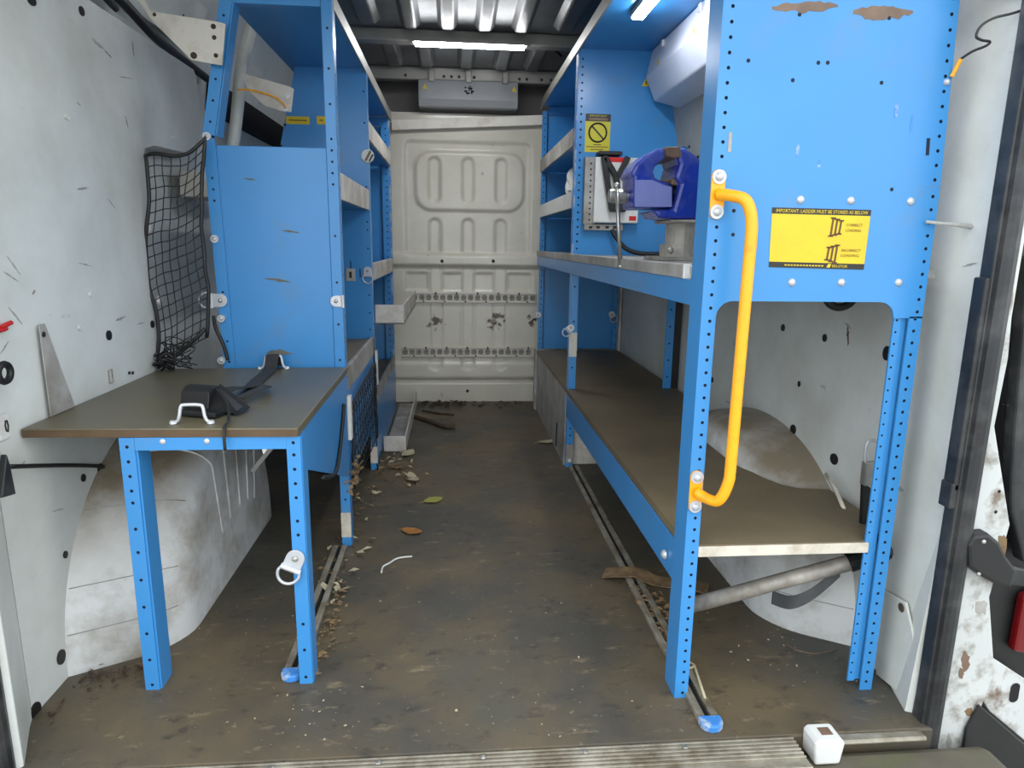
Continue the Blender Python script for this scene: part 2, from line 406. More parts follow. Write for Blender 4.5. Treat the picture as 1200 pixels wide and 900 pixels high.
# ---- right wall
rec = [(0.98, -0.03), (0.985, 1.2), (0.975, 1.36), (0.955, 1.50), (0.91, 1.64), (0.84, 1.76), (0.74, 1.83)]
wrr = struct(profile_wall('wall_right', rec, 1.13, 4.75, 'wall'))

out = [(1.115, -0.03), (3.90, -0.03), (3.90, 1.10), (2.62, 1.10), (2.55, 1.16), (2.52, 1.45), (1.115, 1.45)]
fr = [(XR, y, z) for y, z in out]; bk = [(0.984, y, z) for y, z in out]; n = len(out)
wr = struct(MB().add(fr, [tuple(range(n - 1, -1, -1))]).add(fr + bk, [((i + 1) % n, n + (i + 1) % n, n + i, i) for i in range(n)]).build('wall_right_panel', 'wall'))
for x, y, a, b in ((1040, 414, .013, .016), (978, 538, .016, .014), (930, 503, .014, .013), (891, 488, .014, .011), (1135, 447, .008, .010), (967, 396, .009, .010), (918, 384, .009, .010), (937, 450, .006, .008), (835, 445, .010, .010)):
    wall_disc(wr, x, y, XR - 0.0005, a, b, sx=-1)
for q in ((993, 380, 994, 405, .010, 'brownjaw'), (990, 378, 998, 386, .008, 'greylip'), (1128, 312, 1145, 308, .004, 'greylip'), (1052, 572, 1060, 575, .01, 'greylip'), (850, 470, 862, 474, .008, 'greylip'), (862, 478, 870, 480, .005, 'greylip')):
    scuff(wr, XR - 0.0006, *q[:5], material=q[5], sgn=-1)
for x, y in ((802, 173), (808, 172), (806, 188), (812, 186), (818, 184), (809, 201), (815, 199), (821, 196)): wall_disc(wrr, x, y, 0.977, .007, .006, sx=-1)
fr = [(0.955, 1.52), (0.945, 1.56), (0.91, 1.66), (0.84, 1.75), (0.75, 1.815)]
struct(profile_wall('wall_right_upper', fr, 1.05, 2.6, 'wall'))

# ---- bulkhead: pressed panel as a height field
def sst(a, b, x):
    t = max(0, min(1, (x - a) / (b - a))); return t * t * (3 - 2 * t)
def stadium(x, z, cx, z0, z1, r):
    zz = min(max(z, z0 + r), z1 - r); return math.hypot(x - cx, z - zz) - r
def rrect(x, z, x0, x1, z0, z1, r):
    cx, cz = (x0 + x1) / 2, (z0 + z1) / 2; qx = abs(x - cx) - (x1 - x0) / 2 + r; qz = abs(z - cz) - (z1 - z0) / 2 + r
    return math.hypot(max(qx, 0), max(qz, 0)) + min(max(qx, qz), 0) - r
def bpx(x, y): p = P(x, y, 1, YB); return p.x, p.z
b1 = [bpx(x, 210)[0] for x in (509, 548.5, 587.5)]
zt, zb = bpx(548, 184)[1], bpx(548, 238.5)[1]
fx0, fz1 = bpx(486, 177); fx1, fz0 = bpx(613, 248)
l0, l1 = bpx(548, 256)[1], bpx(548, 300)[1]
k0, k1 = bpx(548, 297)[1], bpx(548, 311)[1]
w0, w1 = bpx(548, 341)[1], bpx(548, 320)[1]
cz = bpx(548, 446)[1]
ox0, oz1 = bpx(474, 165); ox1 = bpx(622, 165)[0]
def bh(x, z):
    h = 0.0
    h += 0.012 * (1 - sst(-0.012, 0.012, rrect(x, z, ox0, ox1, l1, oz1, 0.03)))           # big recess
    d = rrect(x, z, fx0, fx1, fz0, fz1, 0.09)
    h -= 0.014 * (1 - sst(-0.008, 0.010, d))                                               # raised plate
    for cx in b1:
        h += 0.013 * (1 - sst(-0.014, 0.004, stadium(x, z, cx, zb, zt, 0.036)))
        h += 0.011 * (1 - sst(-0.012, 0.004, stadium(x, z, cx, l1 - 0.1, l0, 0.036))) if z > k0 else 0
    h -= 0.022 * sst(k1 - 0.012, k1 + 0.004, z) * (1 - sst(k0 - 0.012, k0 + 0.008, z))     # ledge
    for a, b in ((b1[0] - 0.17, b1[0] - 0.04), (b1[0] + 0.04, b1[1] - 0.035), (b1[1] + 0.035, b1[2] - 0.04), (b1[2] + 0.04, b1[2] + 0.18)):
        h += 0.010 * (1 - sst(-0.008, 0.004, rrect(x, z, a, b, w0, w1, 0.012)))
    for cx in b1:
        for s in (-0.036, 0.036):
            h += 0.004 * (1 - sst(0.002, 0.007, abs(x - cx - s))) * (1 - sst(k1 - 0.02, k1, z)) * sst(0.2, 0.21, z)
        h += 0.008 * (1 - sst(-0.01, 0.004, stadium(x, z, cx, 0.19, 0.31, 0.034)))
    h += 0.012 * (1 - sst(0.004, 0.016, abs(z - cz)))
    h -= 0.014 * sst(-0.004, 0.03, z - cz) * (1 - sst(0.10, 0.12, z - cz))
    return h
def bulkhead():
    x0, x1, z0, z1, st = -0.90, 0.98, -0.02, 1.62, 0.0075
    nx, nz = int((x1 - x0) / st), int((z1 - z0) / st); vs = []; fs = []
    for j in range(nz + 1):
        z = z0 + (z1 - z0) * j / nz
        for i in range(nx + 1):
            x = x0 + (x1 - x0) * i / nx
            vs.append((x, YB + (bh(x, z) if -0.42 < x < 0.58 else 0), z))
    for j in range(nz):
        for i in range(nx):
            a = j * (nx + 1) + i; fs.append((a, a + 1, a + nx + 2, a + nx + 1))
    return MB().add(vs, fs).build('wall_back', M['bulk'], smooth=True)
bk = struct(bulkhead())
def stain_nodes():
    mt = M['bulk']; nt = mt.node_tree; N = nt.nodes; L = nt.links; b = N['Principled BSDF']
    src = b.inputs['Base Color'].links[0].from_socket
    tc = N.new('ShaderNodeTexCoord'); nz = N.new('ShaderNodeTexNoise'); nz.inputs['Scale'].default_value = 30; nz.inputs['Detail'].default_value = 6
    L.new(tc.outputs['Object'], nz.inputs['Vector'])
    for (px, py, rad) in ((512, 377, 0.085), (580, 377, 0.10), (622, 376, 0.06)):
        c = P(px, py, 1, YB)
        ds = N.new('ShaderNodeVectorMath'); ds.operation = 'DISTANCE'; L.new(tc.outputs['Object'], ds.inputs[0]); ds.inputs[1].default_value = c
        mr = N.new('ShaderNodeMapRange'); mr.inputs[1].default_value = 0.0; mr.inputs[2].default_value = rad; mr.inputs[3].default_value = 0.42; mr.inputs[4].default_value = 0.0
        L.new(ds.outputs['Value'], mr.inputs[0])
        ad = N.new('ShaderNodeMath'); ad.operation = 'ADD'; L.new(mr.outputs[0], ad.inputs[0]); L.new(nz.outputs['Fac'], ad.inputs[1])
        rp = N.new('ShaderNodeValToRGB'); rp.color_ramp.elements[0].position = 0.74; rp.color_ramp.elements[1].position = 0.86
        L.new(ad.outputs[0], rp.inputs['Fac'])
        mx = N.new('ShaderNodeMix'); mx.data_type = 'RGBA'; L.new(rp.outputs['Color'], mx.inputs[0]); L.new(src, mx.inputs[6]); mx.inputs[7].default_value = lin((82, 66, 44))
        src = mx.outputs[2]
    L.new(src, b.inputs['Base Color'])
stain_nodes()
for x, y in ((518, 306), (578, 306), (548, 459)):
    p = P(x, y, 1, YB - 0.02); MB().dome((p.x, YB - 0.022 if y < 400 else YB - 0.001, p.z), (0, -1, 0), 0.010, 0.004, 8).build('bolt', 'black', bk)
# space above the cab behind the bulkhead
struct(MB().box(-0.9, 0.98, 4.20, 4.24, 1.5, 1.85).prism([(-0.30, 4.20, 1.60), (-0.42, 4.20, 1.80), (-0.60, 4.20, 1.80), (-0.60, 4.20, 1.60)], (0, -0.04, 0)).prism([(0.48, 4.20, 1.60), (0.60, 4.20, 1.80), (0.78, 4.20, 1.80), (0.78, 4.20, 1.60)], (0, -0.04, 0)).build('wall_back_upper', 'cabsteel'))
struct(MB().box(-0.9, 0.98, YB + 0.03, 4.72, 1.56, 1.585).build('trim_4', 'cabsteel'))

# ---- ceiling: sheet with pressed ribs and roof bows
ce = struct(MB().box(-0.72, 0.80, 1.02, 4.74, ZC + 0.03, ZC + 0.05).build('ceiling', 'roof'))
struct(MB().box(-0.95, 1.02, 1.00, 1.05, 1.72, 1.86).build('trim_5', 'wall', bevel=0.01))
def rib(xa, xb, ya, yb):
    mb = MB(); h = 0.028; t = 0.02
    mb.add([(xa, ya, ZC + 0.03), (xb, ya, ZC + 0.03), (xb, yb, ZC + 0.03), (xa, yb, ZC + 0.03), (xa + t, ya + 0.03, ZC + 0.03 - h), (xb - t, ya + 0.03, ZC + 0.03 - h), (xb - t, yb - 0.03, ZC + 0.03 - h), (xa + t, yb - 0.03, ZC + 0.03 - h)],
           [(4, 5, 6, 7), (0, 1, 5, 4), (1, 2, 6, 5), (2, 3, 7, 6), (3, 0, 4, 7)])
    return mb.build('roof_rib', 'roof', ce, bevel=0.005)
for k in range(4):
    xa = -0.22 + k * 0.155
    rib(xa, xa + 0.085, 1.25, 3.12)
for xa in (-0.55, -0.40, 0.42, 0.58): rib(xa, xa + 0.10, 1.3, 3.08)
for xa in (-0.34, -0.18, 0.02, 0.2, 0.36): rib(xa, xa + 0.09, 3.30, 3.76)
def bow(y, hw, ht, name):
    mb = MB().box(-0.70, 0.78, y - hw, y + hw, ZC - ht, ZC + 0.03)
    return struct(mb.build(name, 'roofbar', bevel=0.006))
bow(3.22, 0.035, 0.022, 'trim_6'); bw = bow(3.86, 0.03, 0.035, 'trim_7')
for x in (-0.30, -0.10, -0.06, -0.02, 0.03, 0.06, 0.30, 0.34, 0.42, 0.47):
    MB().dome((x + 0.05, 3.8295, ZC - 0.015), (0, -1, 0), 0.008, 0.002, 8).build('bolt_hole', 'black', bw)
# timber batten on top of the bulkhead, a little askew
pa, pb = P(459, 147, 1, YB - 0.03), P(637, 141, 1, YB - 0.03)
bt = MB().beam(pa, pb, 0.03, 0.052).build('timber_batten', 'wood', bevel=0.003)
tag(bt, 'pale timber batten lying askew along the top of the bulkhead', 'batten')

# ---- door frame on the right: seal, jamb, latch, tail lamp
sx, sy = 0.947, 1.105
jpts = [(0.955, 1.85), (0.955, -0.15), (0.985, -0.15)] + [(P(x, y, 1, 1.113).x, P(x, y, 1, 1.113).z) for x, y in ((1130, 900), (1142, 850), (1166, 790), (1160, 700), (1184, 615), (1166, 500), (1182, 420), (1192, 310))] + [(0.985, 1.1), (0.985, 1.85)]
jo = struct(MB().prism([(x, 1.113, z) for x, z in jpts], (0, 0.02, 0)).build('trim_8', 'jamb', bevel=0.003))
for x, y, r_ in ((1171, 576, .0035), (1167, 600, .0035), (1181, 475, .002), (1176, 474, .0015)):
    q = P(x, y, 1, 1.1128); MB().dome((q.x, 1.1129, q.z), (0, -1, 0), r_, 0.0006, 10).build('jamb_hole', 'dark', jo)
for cx_, cy_, rx_, ry_, mt_ in ((1131, 775, 7, 14, 'brownjaw'), (1126, 790, 4, 8, 'brownjaw'), (1136, 835, 6, 8, 'litter'), (1160, 668, 10, 16, 'litter'), (1150, 712, 9, 12, 'greylip'), (1174, 640, 7, 22, 'litter'), (1112, 870, 4, 12, 'greylip')):
    MB().prism([P(cx_ + rx_ * random.uniform(.5, 1) * math.cos(2 * math.pi * k / 13), cy_ + ry_ * random.uniform(.5, 1) * math.sin(2 * math.pi * k / 13), 1, 1.1125) for k in range(13)], (0, 0.0006, 0)).build('rust_patch', mt_, jo)
# inner foot of the pillar
_b = [(0.941, 1.24), (0.914, 1.142), (0.926, 1.136), (0.955, 1.24)]; _t = [(0.941, 1.22), (0.9392, 1.142), (0.945, 1.137), (0.955, 1.22)]
struct(MB().add([(x, y, -0.03) for x, y in _b] + [(x, y, 0.42) for x, y in _t], [(0, 1, 5, 4), (1, 2, 6, 5), (2, 3, 7, 6), (3, 0, 4, 7), (4, 5, 6, 7)]).build('trim_12', 'wall'))
sl = MB()
sl.tube([(sx, sy, -0.15), (sx, sy, 1.8)], 0.017, 12)
sl.box(sx - 0.022, sx - 0.006, sy - 0.002, sy + 0.028, -0.15, 1.8)
so = struct(sl.build('trim_9', 'rubber', bevel=0.003))
z0, z1 = P(1118, 575, 1, 1.11).z, P(1135, 470, 1, 1.11).z
MB().box(sx - 0.030, sx - 0.02, sy + 0.0, sy + 0.03, z0, z1 + 0.22).build('seal_flap', 'rubber', so, bevel=0.003)
MB().box(sx - 0.034, sx - 0.02, sy + 0.0, sy + 0.03, z0 - 0.035, z0 + 0.015).build('seal_flap', 'rubber', so, bevel=0.003)
struct(MB().tube([(-0.790, 1.092, -0.15), (-0.790, 1.092, 0.37)], 0.016, 12).build('trim_10', 'rubber'))
struct(MB().prism([(-0.83, 1.24, -0.12), (-0.818, 1.21, -0.12), (-0.768, 1.108, -0.12), (-0.785, 1.098, -0.12), (-0.99, 1.10, -0.12), (-0.99, 1.24, -0.12)], (0, 0, 2.0)).build('trim_11', 'wall', bevel=0.003))

# ================================================================= WHEEL ARCHES
AYC, AHL, AH, AE = 1.885, 0.52, 0.475, 2.15
def arch_pt(t, c, xin, xw, h, fil=0.085, taper=0.12):
    """t 0..1 along the outline (near foot, crest, far foot), c 0..1 from the wall to the inner edge"""
    W = abs(xin - xw); sg = 1 if xin > xw else -1
    ca, sa = math.cos(math.pi * t), math.sin(math.pi * t); e = 2 / AE
    a = -math.copysign(abs(ca) ** e, ca); b = sa ** e
    d = max(0, c * W - (W - fil)) / fil; sh = fil * (1 - math.sqrt(max(0, 1 - d * d)))
    return Vector((xw + sg * W * c, AYC + a * (AHL - sh - taper * c * 0.9), b * (h - sh * 0.9) - (0.02 if b < 0.01 else 0)))
def arch(xin, xw, h):
    n = 48; cols = [0, 0.2, 0.4, 0.55, 0.66, 0.75, 0.83, 0.9, 0.95, 0.985, 1.0]; vs = []; fs = []
    for c in cols:
        for i in range(n + 1): vs.append(arch_pt(i / n, c, xin, xw, h))
    sg = 1 if xin > xw else -1; nn = n + 1
    for j in range(len(cols) - 1):
        for i in range(n):
            q = (j * nn + i, j * nn + i + 1, (j + 1) * nn + i + 1, (j + 1) * nn + i); fs.append(q if sg > 0 else q[::-1])
    last = (len(cols) - 1) * nn; cx = len(vs); vs.append(Vector((xin, AYC, 0.0)))
    for i in range(n):
        q = (last + i, last + i + 1, cx); fs.append(q if sg > 0 else q[::-1])
    o = MB().add(vs, fs).build('wheel_arch', 'arch', smooth=True)
    md = o.modifiers.new('ns', 'EDGE_SPLIT'); md.split_angle = math.radians(40)
    return o
al = arch(-0.625, XL - 0.001, AH)
tag(al, 'white dusty wheel arch under the brown fold table', 'wheel arch')
ar = arch(0.765, XR + 0.001, 0.435)
tag(ar, 'white wheel arch rising behind the grab handle through the lower right shelf', 'wheel arch')
# pressed beads over the shoulder of the left arch, running down its inner face
for t in (0.34, 0.43, 0.52, 0.61, 0.70):
    pts = [arch_pt(t, c, -0.625, XL, AH) for c in (0.25, 0.45, 0.6, 0.72, 0.82, 0.9, 0.95, 0.985, 1.0)]
    end = pts[-1]
    for k in (0.15, 0.3, 0.45, 0.58): pts.append(Vector((end.x, end.y + (AYC - end.y) * k * 0.35 + 0.01 * k, end.z * (1 - k))))
    MB().tube(bez(pts, 3), 0.0036, 6).build('pressed_bead', 'arch', al, smooth=True)
# dirty seams across the near end
for t in (0.055, 0.12, 0.235):
    MB().tube([arch_pt(t, c, -0.625, XL, AH) for c in (0.02, 0.2, 0.4, 0.55, 0.66, 0.75, 0.83, 0.9)], 0.0011, 5).build('seam', 'greylip', al, smooth=True)
for t in (0.06, 0.15):
    MB().tube([arch_pt(t, c, 0.765, XR, 0.435) for c in (0.02, 0.2, 0.4, 0.55, 0.66, 0.75, 0.83, 0.9)], 0.0011, 5).build('seam', 'greylip', ar, smooth=True)

# ================================================================= LEFT RACK
YT0, YT1, YT2 = 1.982, 2.70, 3.66
lr = thing('shelving_rack', 'blue perforated steel shelving rack along the wall behind the fold table', 'rack', (-0.5, 2.8, 0))
def strip_between(mb, a, b, wd, holes, **k):
    """perforated strip from a up to b, widening to the right (+X), facing -Y"""
    a = Vector(a); b = Vector(b); v = (b - a); L = v.length; v.normalize(); u = Vector((0, -1, 0)).cross(v) * -1
    u = v.cross(Vector((0, -1, 0))) ; u.normalize()
    mb.perf(a, u, v, wd, L, holes, **k)
# left leaning post in two runs
mb = MB()
strip_between(mb, (-0.664, YT0, 0.56), (-0.676, YT0, 1.20), 0.032, [0.02, 0.08, 0.19, 0.22, 0.47, 0.50, 0.53])
strip_between(mb, (-0.676, YT0, 1.20), (-0.604, YT0, 1.555), 0.032, [0.04, 0.095, 0.15, 0.20, 0.26, 0.31])
mb.prism([(-0.676, YT0 + 0.004, 1.20), (-0.604, YT0 + 0.004, 1.555), (-0.572, YT0 + 0.004, 1.555), (-0.644, YT0 + 0.004, 1.20)], (0, 0.002, 0))
mb.prism([(-0.642, YT0, 1.20), (-0.57, YT0, 1.555), (-0.566, YT0, 1.555), (-0.638, YT0, 1.20)], (0, 0.05, 0))
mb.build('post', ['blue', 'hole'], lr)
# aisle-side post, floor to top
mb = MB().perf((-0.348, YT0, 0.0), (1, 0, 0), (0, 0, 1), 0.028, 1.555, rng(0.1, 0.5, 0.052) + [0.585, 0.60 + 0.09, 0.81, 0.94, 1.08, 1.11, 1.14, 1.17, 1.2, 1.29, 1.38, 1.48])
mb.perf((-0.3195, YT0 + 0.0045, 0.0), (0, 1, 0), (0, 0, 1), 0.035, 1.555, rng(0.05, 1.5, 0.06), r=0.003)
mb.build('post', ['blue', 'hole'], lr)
# end panel below the window, top rail
mb = MB().box(-0.644, -0.349, YT0 + 0.005, YT0 + 0.010, 0.545, 1.177)
mb.box(-0.646, -0.349, YT0 + 0.0101, YT0 + 0.03, 1.168, 1.1768)
mb.build('end_panel', 'blue', lr, bevel=0.002)
MB().box(-0.60, -0.349, YT0 + 0.001, YT0 + 0.03, 1.532, 1.558).build('top_rail', 'blue', lr, bevel=0.002)
for (x0, y0, x1, y1, th) in ((308, 326, 343, 331, 3), (312, 413, 345, 415, 6), (285, 209, 300, 211, 2), (330, 270, 352, 273, 2)):
    a, b = P(x0, y0, 1, YT0 + 0.0035), P(x1, y1, 1, YT0 + 0.0035)
    mb = MB(); n = 9; top = []; bot = []
    for i in range(n + 1):
        t = i / n; c = a.lerp(b, t); hh = 0.0024 * th * math.sin(math.pi * t) * random.uniform(0.4, 1)
        top.append((c.x, YT0 + 0.0035, c.z + hh)); bot.append((c.x, YT0 + 0.0035, c.z - hh * random.uniform(0.2, 0.9)))
    mb.prism(top + bot[::-1], (0, 0.0008, 0)); mb.build('paint_scrape', 'sand', lr)
# top panel (underside seen) with bright edge strip towards the aisle
MB().box(-0.60, -0.325, YT0, 3.72, 1.548, 1.556).build('top_panel', 'blue', lr)
MB().box(-0.325, -0.318, YT0 + 0.02, 3.72, 1.535, 1.575).build('edge_strip', 'roofbar', lr, bevel=0.001)
# divider at Y 2.70
def divider(y, xl, xr, z0, z1, kink, xtop, holes, parent, side=1, hz=None):
    mb = MB()
    # body polygon without the flange
    pts = [(xl, y, z0), (xr - 0.03, y, z0), (xr - 0.03, y, z1), (xtop, y, z1), (xl, y, kink)] if side > 0 else \
          [(xl + 0.03, y, z0), (xr, y, z0), (xr, y, kink), (xtop, y, z1), (xl + 0.03, y, z1)]
    mb.prism(pts, (0, 0.004, 0))
    if side > 0: mb.perf((xr - 0.03, y, z0), (1, 0, 0), (0, 0, 1), 0.03, z1 - z0, [h - z0 for h in holes], uc=0.018)
    else: mb.perf((xl, y, z0), (1, 0, 0), (0, 0, 1), 0.03, z1 - z0, [h - z0 for h in holes], uc=0.014, r=0.0042)
    # folded returns at the aisle edge
    xe = xr if side > 0 else xl
    mb.box(xe - (0.004 if side > 0 else 0), xe + (0 if side > 0 else 0.004), y + 0.004, y + 0.04, z0, z1)
    return mb.build('divider_panel', ['blue', 'hole'], parent)
divider(YT1, -0.66, -0.32, 0.545, 1.548, 1.20, -0.575, [0.585, 0.65, 0.72, 0.82, 0.90, 0.97, 1.0, 1.10, 1.13, 1.25, 1.36, 1.47], lr)
mb = MB()
for a, b in zip(((-0.652, 1.21), (-0.640, 1.27), (-0.622, 1.345), (-0.602, 1.44)), range(4)):
    mb.dome((a[0], YT1 - 0.0003, a[1]), (0, -1, 0), 0.005, 0.0004, 8)
mb.build('hole_row', 'hole', lr)['kind'] = 'stuff'
mb = MB().perf((-0.345, YT1, 0.0), (1, 0, 0), (0, 0, 1), 0.027, 0.55, rng(0.04, 0.5, 0.06))
mb.box(-0.322, -0.318, YT1, YT1 + 0.035, 0, 0.55); mb.build('post', ['blue', 'hole'], lr)
# far divider with recessed centre
mb = MB().box(-0.66, -0.372, YT2 + 0.02, YT2 + 0.024, 0.04, 1.50).box(-0.62, -0.373, YT2 + 0.001, YT2 + 0.019, 1.501, 1.545)
mb.perf((-0.372, YT2, 0.02), (1, 0, 0), (0, 0, 1), 0.04, 1.525, rng(0.03, 1.5, 0.032), r=0.004, uc=0.026)
mb.box(-0.372, -0.369, YT2, YT2 + 0.02, 0.02, 1.5); mb.build('divider_panel', ['blue', 'hole'], lr)
MB().box(-0.332, -0.326, YT2, YT2 + 0.05, 0.0, 1.56).build('edge_strip', 'blueworn', lr)
# keyhole plate on the divider
p = P(411, 322, 1, YT1); MB().box(p.x - 0.018, p.x + 0.018, YT1 - 0.004, YT1, p.z - 0.024, p.z + 0.024).build('keyhole_plate', 'greylip', lr, bevel=0.001)
MB().box(p.x - 0.005, p.x + 0.005, YT1 - 0.0052, YT1 - 0.003, p.z - 0.012, p.z + 0.012).build('keyhole', 'black', lr)
for q in ((411, 310), (422, 319)):
    r_ = P(q[0], q[1], 1, YT1); MB().box(r_.x - 0.002, r_.x + 0.002, YT1 - 0.0008, YT1, r_.z - 0.02, r_.z + 0.014).build('keyhole', 'hole', lr)
# shelves: board plus lip
def shelf(parent, x0, x1, y0, y1, z, lipx, lz0, lz1, lipmat='beige', boardmat='blue', t=0.006):
    MB().box(x0, x1, y0, y1, z - t, z).build('shelf_board', boardmat, parent)
    s = 1 if lipx > (x0 + x1) / 2 else -1
    MB().box(lipx, lipx - s * 0.012, y0 + 0.005, y1 - 0.005, lz0, lz1).build('shelf_lip', lipmat, parent, bevel=0.002)
shelf(lr, -0.68, -0.33, YT0 + 0.03, YT1, 1.05, -0.321, 1.043, 1.118)
shelf(lr, -0.68, -0.33, YT0 + 0.03, YT1, 0.548, -0.319, 0.485, 0.556, 'greylip', 'ply', 0.015)
shelf(lr, -0.64, -0.33, YT1 + 0.04, YT2, 1.312, -0.321, 1.308, 1.378)
shelf(lr, -0.68, -0.33, YT1 + 0.04, YT2, 0.775, -0.321, 0.775, 0.842)
shelf(lr, -0.68, -0.33, YT1 + 0.04, YT2, 0.30, -0.321, 0.272, 0.325, 'greylip', 'ply', 0.012)
# tapered side gusset below the table and front panels below the shelf lips
MB().prism([(-0.3135, 1.345, 0.545), (-0.3135, 1.345, 0.47), (-0.3135, 1.955, 0.235), (-0.3135, 1.955, 0.545)], (-0.005, 0, 0)).build('side_gusset', 'blue', lr, bevel=0.001)
MB().box(-0.329, -0.324, YT0 + 0.04, YT1, 0.20, 0.49).build('front_panel', 'blue', lr)
MB().box(-0.329, -0.324, YT1 + 0.04, YT2, 0.015, 0.275).build('front_panel', 'blue', lr)
a = P(404, 470, 0, -0.318)
MB().tube(bez([P(x, y, 0, -0.309) for x, y in ((403, 474), (401, 500), (397, 535), (392, 556), (378, 560))], 5), 0.0055, 8).build('tie_rod', 'black', lr, smooth=True)
MB().box(-0.319, -0.308, YT0 + 0.0, YT0 + 0.03, 0.34, 0.475).build('edge_trim', 'white', lr, bevel=0.002)
MB().box(-0.3175, -0.308, YT1 - 0.002, YT1 + 0.03, 0.36, 0.50).build('edge_trim', 'white', lr, bevel=0.002)
MB().box(-0.349, -0.3195, YT0 - 0.0015, YT0, 0.03, 0.11).build('worn_foot', 'whiteedge', lr)
MB().box(-0.3455, -0.317, YT1 - 0.0015, YT1, 0.03, 0.10).build('worn_foot', 'whiteedge', lr)
# yellow labels seen through the window
for x0, x1 in ((335, 363), (371, 382)):
    a, b = P(x0, 136, 1, YT1 - 0.001), P(x1, 146, 1, YT1 - 0.001)
    o = MB().box(a.x, b.x, YT1 - 0.0015, YT1 - 0.0003, b.z, a.z).build('warning_label', 'sign', lr, bevel=0.001)
    MB().box(a.x + 0.01, b.x - 0.01, YT1 - 0.002, YT1 - 0.0014, (a.z + b.z) / 2 - 0.002, (a.z + b.z) / 2 + 0.002).build('print_line', 'signbrown', o)
# two protruding trays of the far bay
def tray(x0, x1, y0, y1, z0, z1, label, lipw=0.006):
    t = thing('tray', label, 'tray', ((x0 + x1) / 2, (y0 + y1) / 2, z0))
    MB().box(x0, x1, y0, y1, z0, z0 + 0.005).build('base', 'greylip', t)
    MB().box(x0, x1, y0, y0 + lipw, z0, z1).build('end_wall', 'beige', t, bevel=0.001)
    MB().box(x1 - lipw, x1, y0 + lipw, y1, z0, z1).build('side_wall', 'beige', t, bevel=0.001)
    return t
tray(-0.317, -0.203, 2.755, 3.62, 0.600, 0.678, 'beige metal tray jutting into the aisle from the middle of the left rack')
MB().box(-0.33, -0.312, 2.77, 3.6, 0.594, 0.600).build('tray_support', 'blue', lr)
tray(-0.317, -0.218, 2.94, 3.86, 0.0, 0.075, 'beige metal tray on the floor at the foot of the left rack')

# ================================================================= FOLD TABLE
tb = thing('fold_table', 'brown plywood table on a blue perforated frame beside the net', 'table', (-0.55, 1.6, 0))
ty = 1.31
zt_ = 0.566
top = [P(30, 503, 2, zt_), P(353, 502, 2, zt_), P(407, 431, 2, zt_), P(187, 433, 2, zt_)]
top = [(-0.826, 1.318), (-0.306, 1.305), (-0.311, 1.972), (-0.826, 1.95)]
MB().prism([(x, y, zt_ - 0.018) for x, y in top], (0, 0, 0.018)).build('table_top', 'table', tb, bevel=0.002)
MB().prism([(-0.824, 1.3165, zt_ - 0.017), (-0.307, 1.3035, zt_ - 0.017), (-0.307, 1.3035, zt_ - 0.003), (-0.824, 1.3165, zt_ - 0.003)], (0, 0.0012, 0)).build('top_edge', 'edge', tb)
def leg(x0, x1, y, z1, holes, sidex, sdepth, mats=('blue', 'hole')):
    mb = MB().perf((x0, y, 0), (1, 0, 0), (0, 0, 1), x1 - x0, z1, holes)
    mb.box(sidex - 0.002, sidex + 0.002, y + 0.004, y + sdepth, 0, z1)
    return mb.build('leg', list(mats), tb)
leg(-0.646, -0.618, ty, 0.548, [0.012, 0.07, 0.13, 0.19, 0.25, 0.31, 0.36, 0.415, 0.44, 0.47, 0.50, 0.53], -0.616, 0.055)
leg(-0.331, -0.304, ty, 0.548, [0.016, 0.08, 0.14, 0.28, 0.34, 0.37, 0.42, 0.45, 0.48, 0.51, 0.535], -0.304, 0.045)
mb = MB().box(-0.618, -0.331, ty, ty + 0.004, 0.522, 0.548).box(-0.64, -0.31, ty + 0.004, ty + 0.03, 0.544, 0.548); mb.build('front_rail', 'blue', tb, bevel=0.001)
for x in (-0.565, -0.482): MB().dome((x, ty, 0.54), (0, -1, 0), 0.006, 0.003, 8).build('bolt', 'zinc', tb)
# grey diagonal stay seen under the table
MB().beam(P(322, 520, 1, 1.9), P(296, 552, 1, 1.9), 0.018, 0.012).build('diagonal_stay', 'greylip', tb)
MB().box(-0.80, -0.33, 1.95, 1.956, 0.535, 0.548).build('rear_rail', 'blue', tb)
# grey triangular prop between wall and table
tp = MB().prism([(-0.822, 1.405, 0.567), (-0.822, 1.495, 0.567), (-0.822, 1.425, 0.755), (-0.822, 1.405, 0.755)], (0.003, 0, 0)).build('wall_gusset', 'greylip', None, bevel=0.001)
tag(tp, 'grey triangular wall gusset rising beside the table corner', 'bracket')
MB().dome((-0.8185, 1.414, 0.735), (1, 0, 0), 0.006, 0.003, 8).build('bolt', 'black', tp)

# handles on the table
def table_handle(x0, x1, y, label):
    t = thing('table_handle', label, 'handle', ((x0 + x1) / 2, y, zt_), 'bent wire handles on the table')
    w_ = x1 - x0; z = zt_ + 0.004
    MB().tube(bez([(x0, y, z), (x0 + w_ * .16, y, z + 0.001), (x0 + w_ * .22, y, z + 0.012), (x0 + w_ * .26, y + 0.002, z + 0.03), (x0 + w_ * .34, y + .003, z + 0.034),
                   (x0 + w_ * .66, y + .003, z + 0.034), (x0 + w_ * .76, y + .002, z + 0.03), (x0 + w_ * .8, y, z + 0.012), (x0 + w_ * .86, y, z + 0.001), (x1, y, z)], 5), 0.0036, 8).build('wire_loop', 'zinc', t, smooth=True)
    for x in (x0 + 0.006, x1 - 0.006): MB().dome((x, y, z - 0.003), (0, 0, 1), 0.008, 0.007, 10).build('bolt', 'zinc', t)
    return t
table_handle(-0.562, -0.478, 1.345, 'bent chrome wire handle at the front edge of the brown table')
table_handle(-0.558, -0.472, 1.945, 'bent chrome wire handle at the rear edge of the brown table')
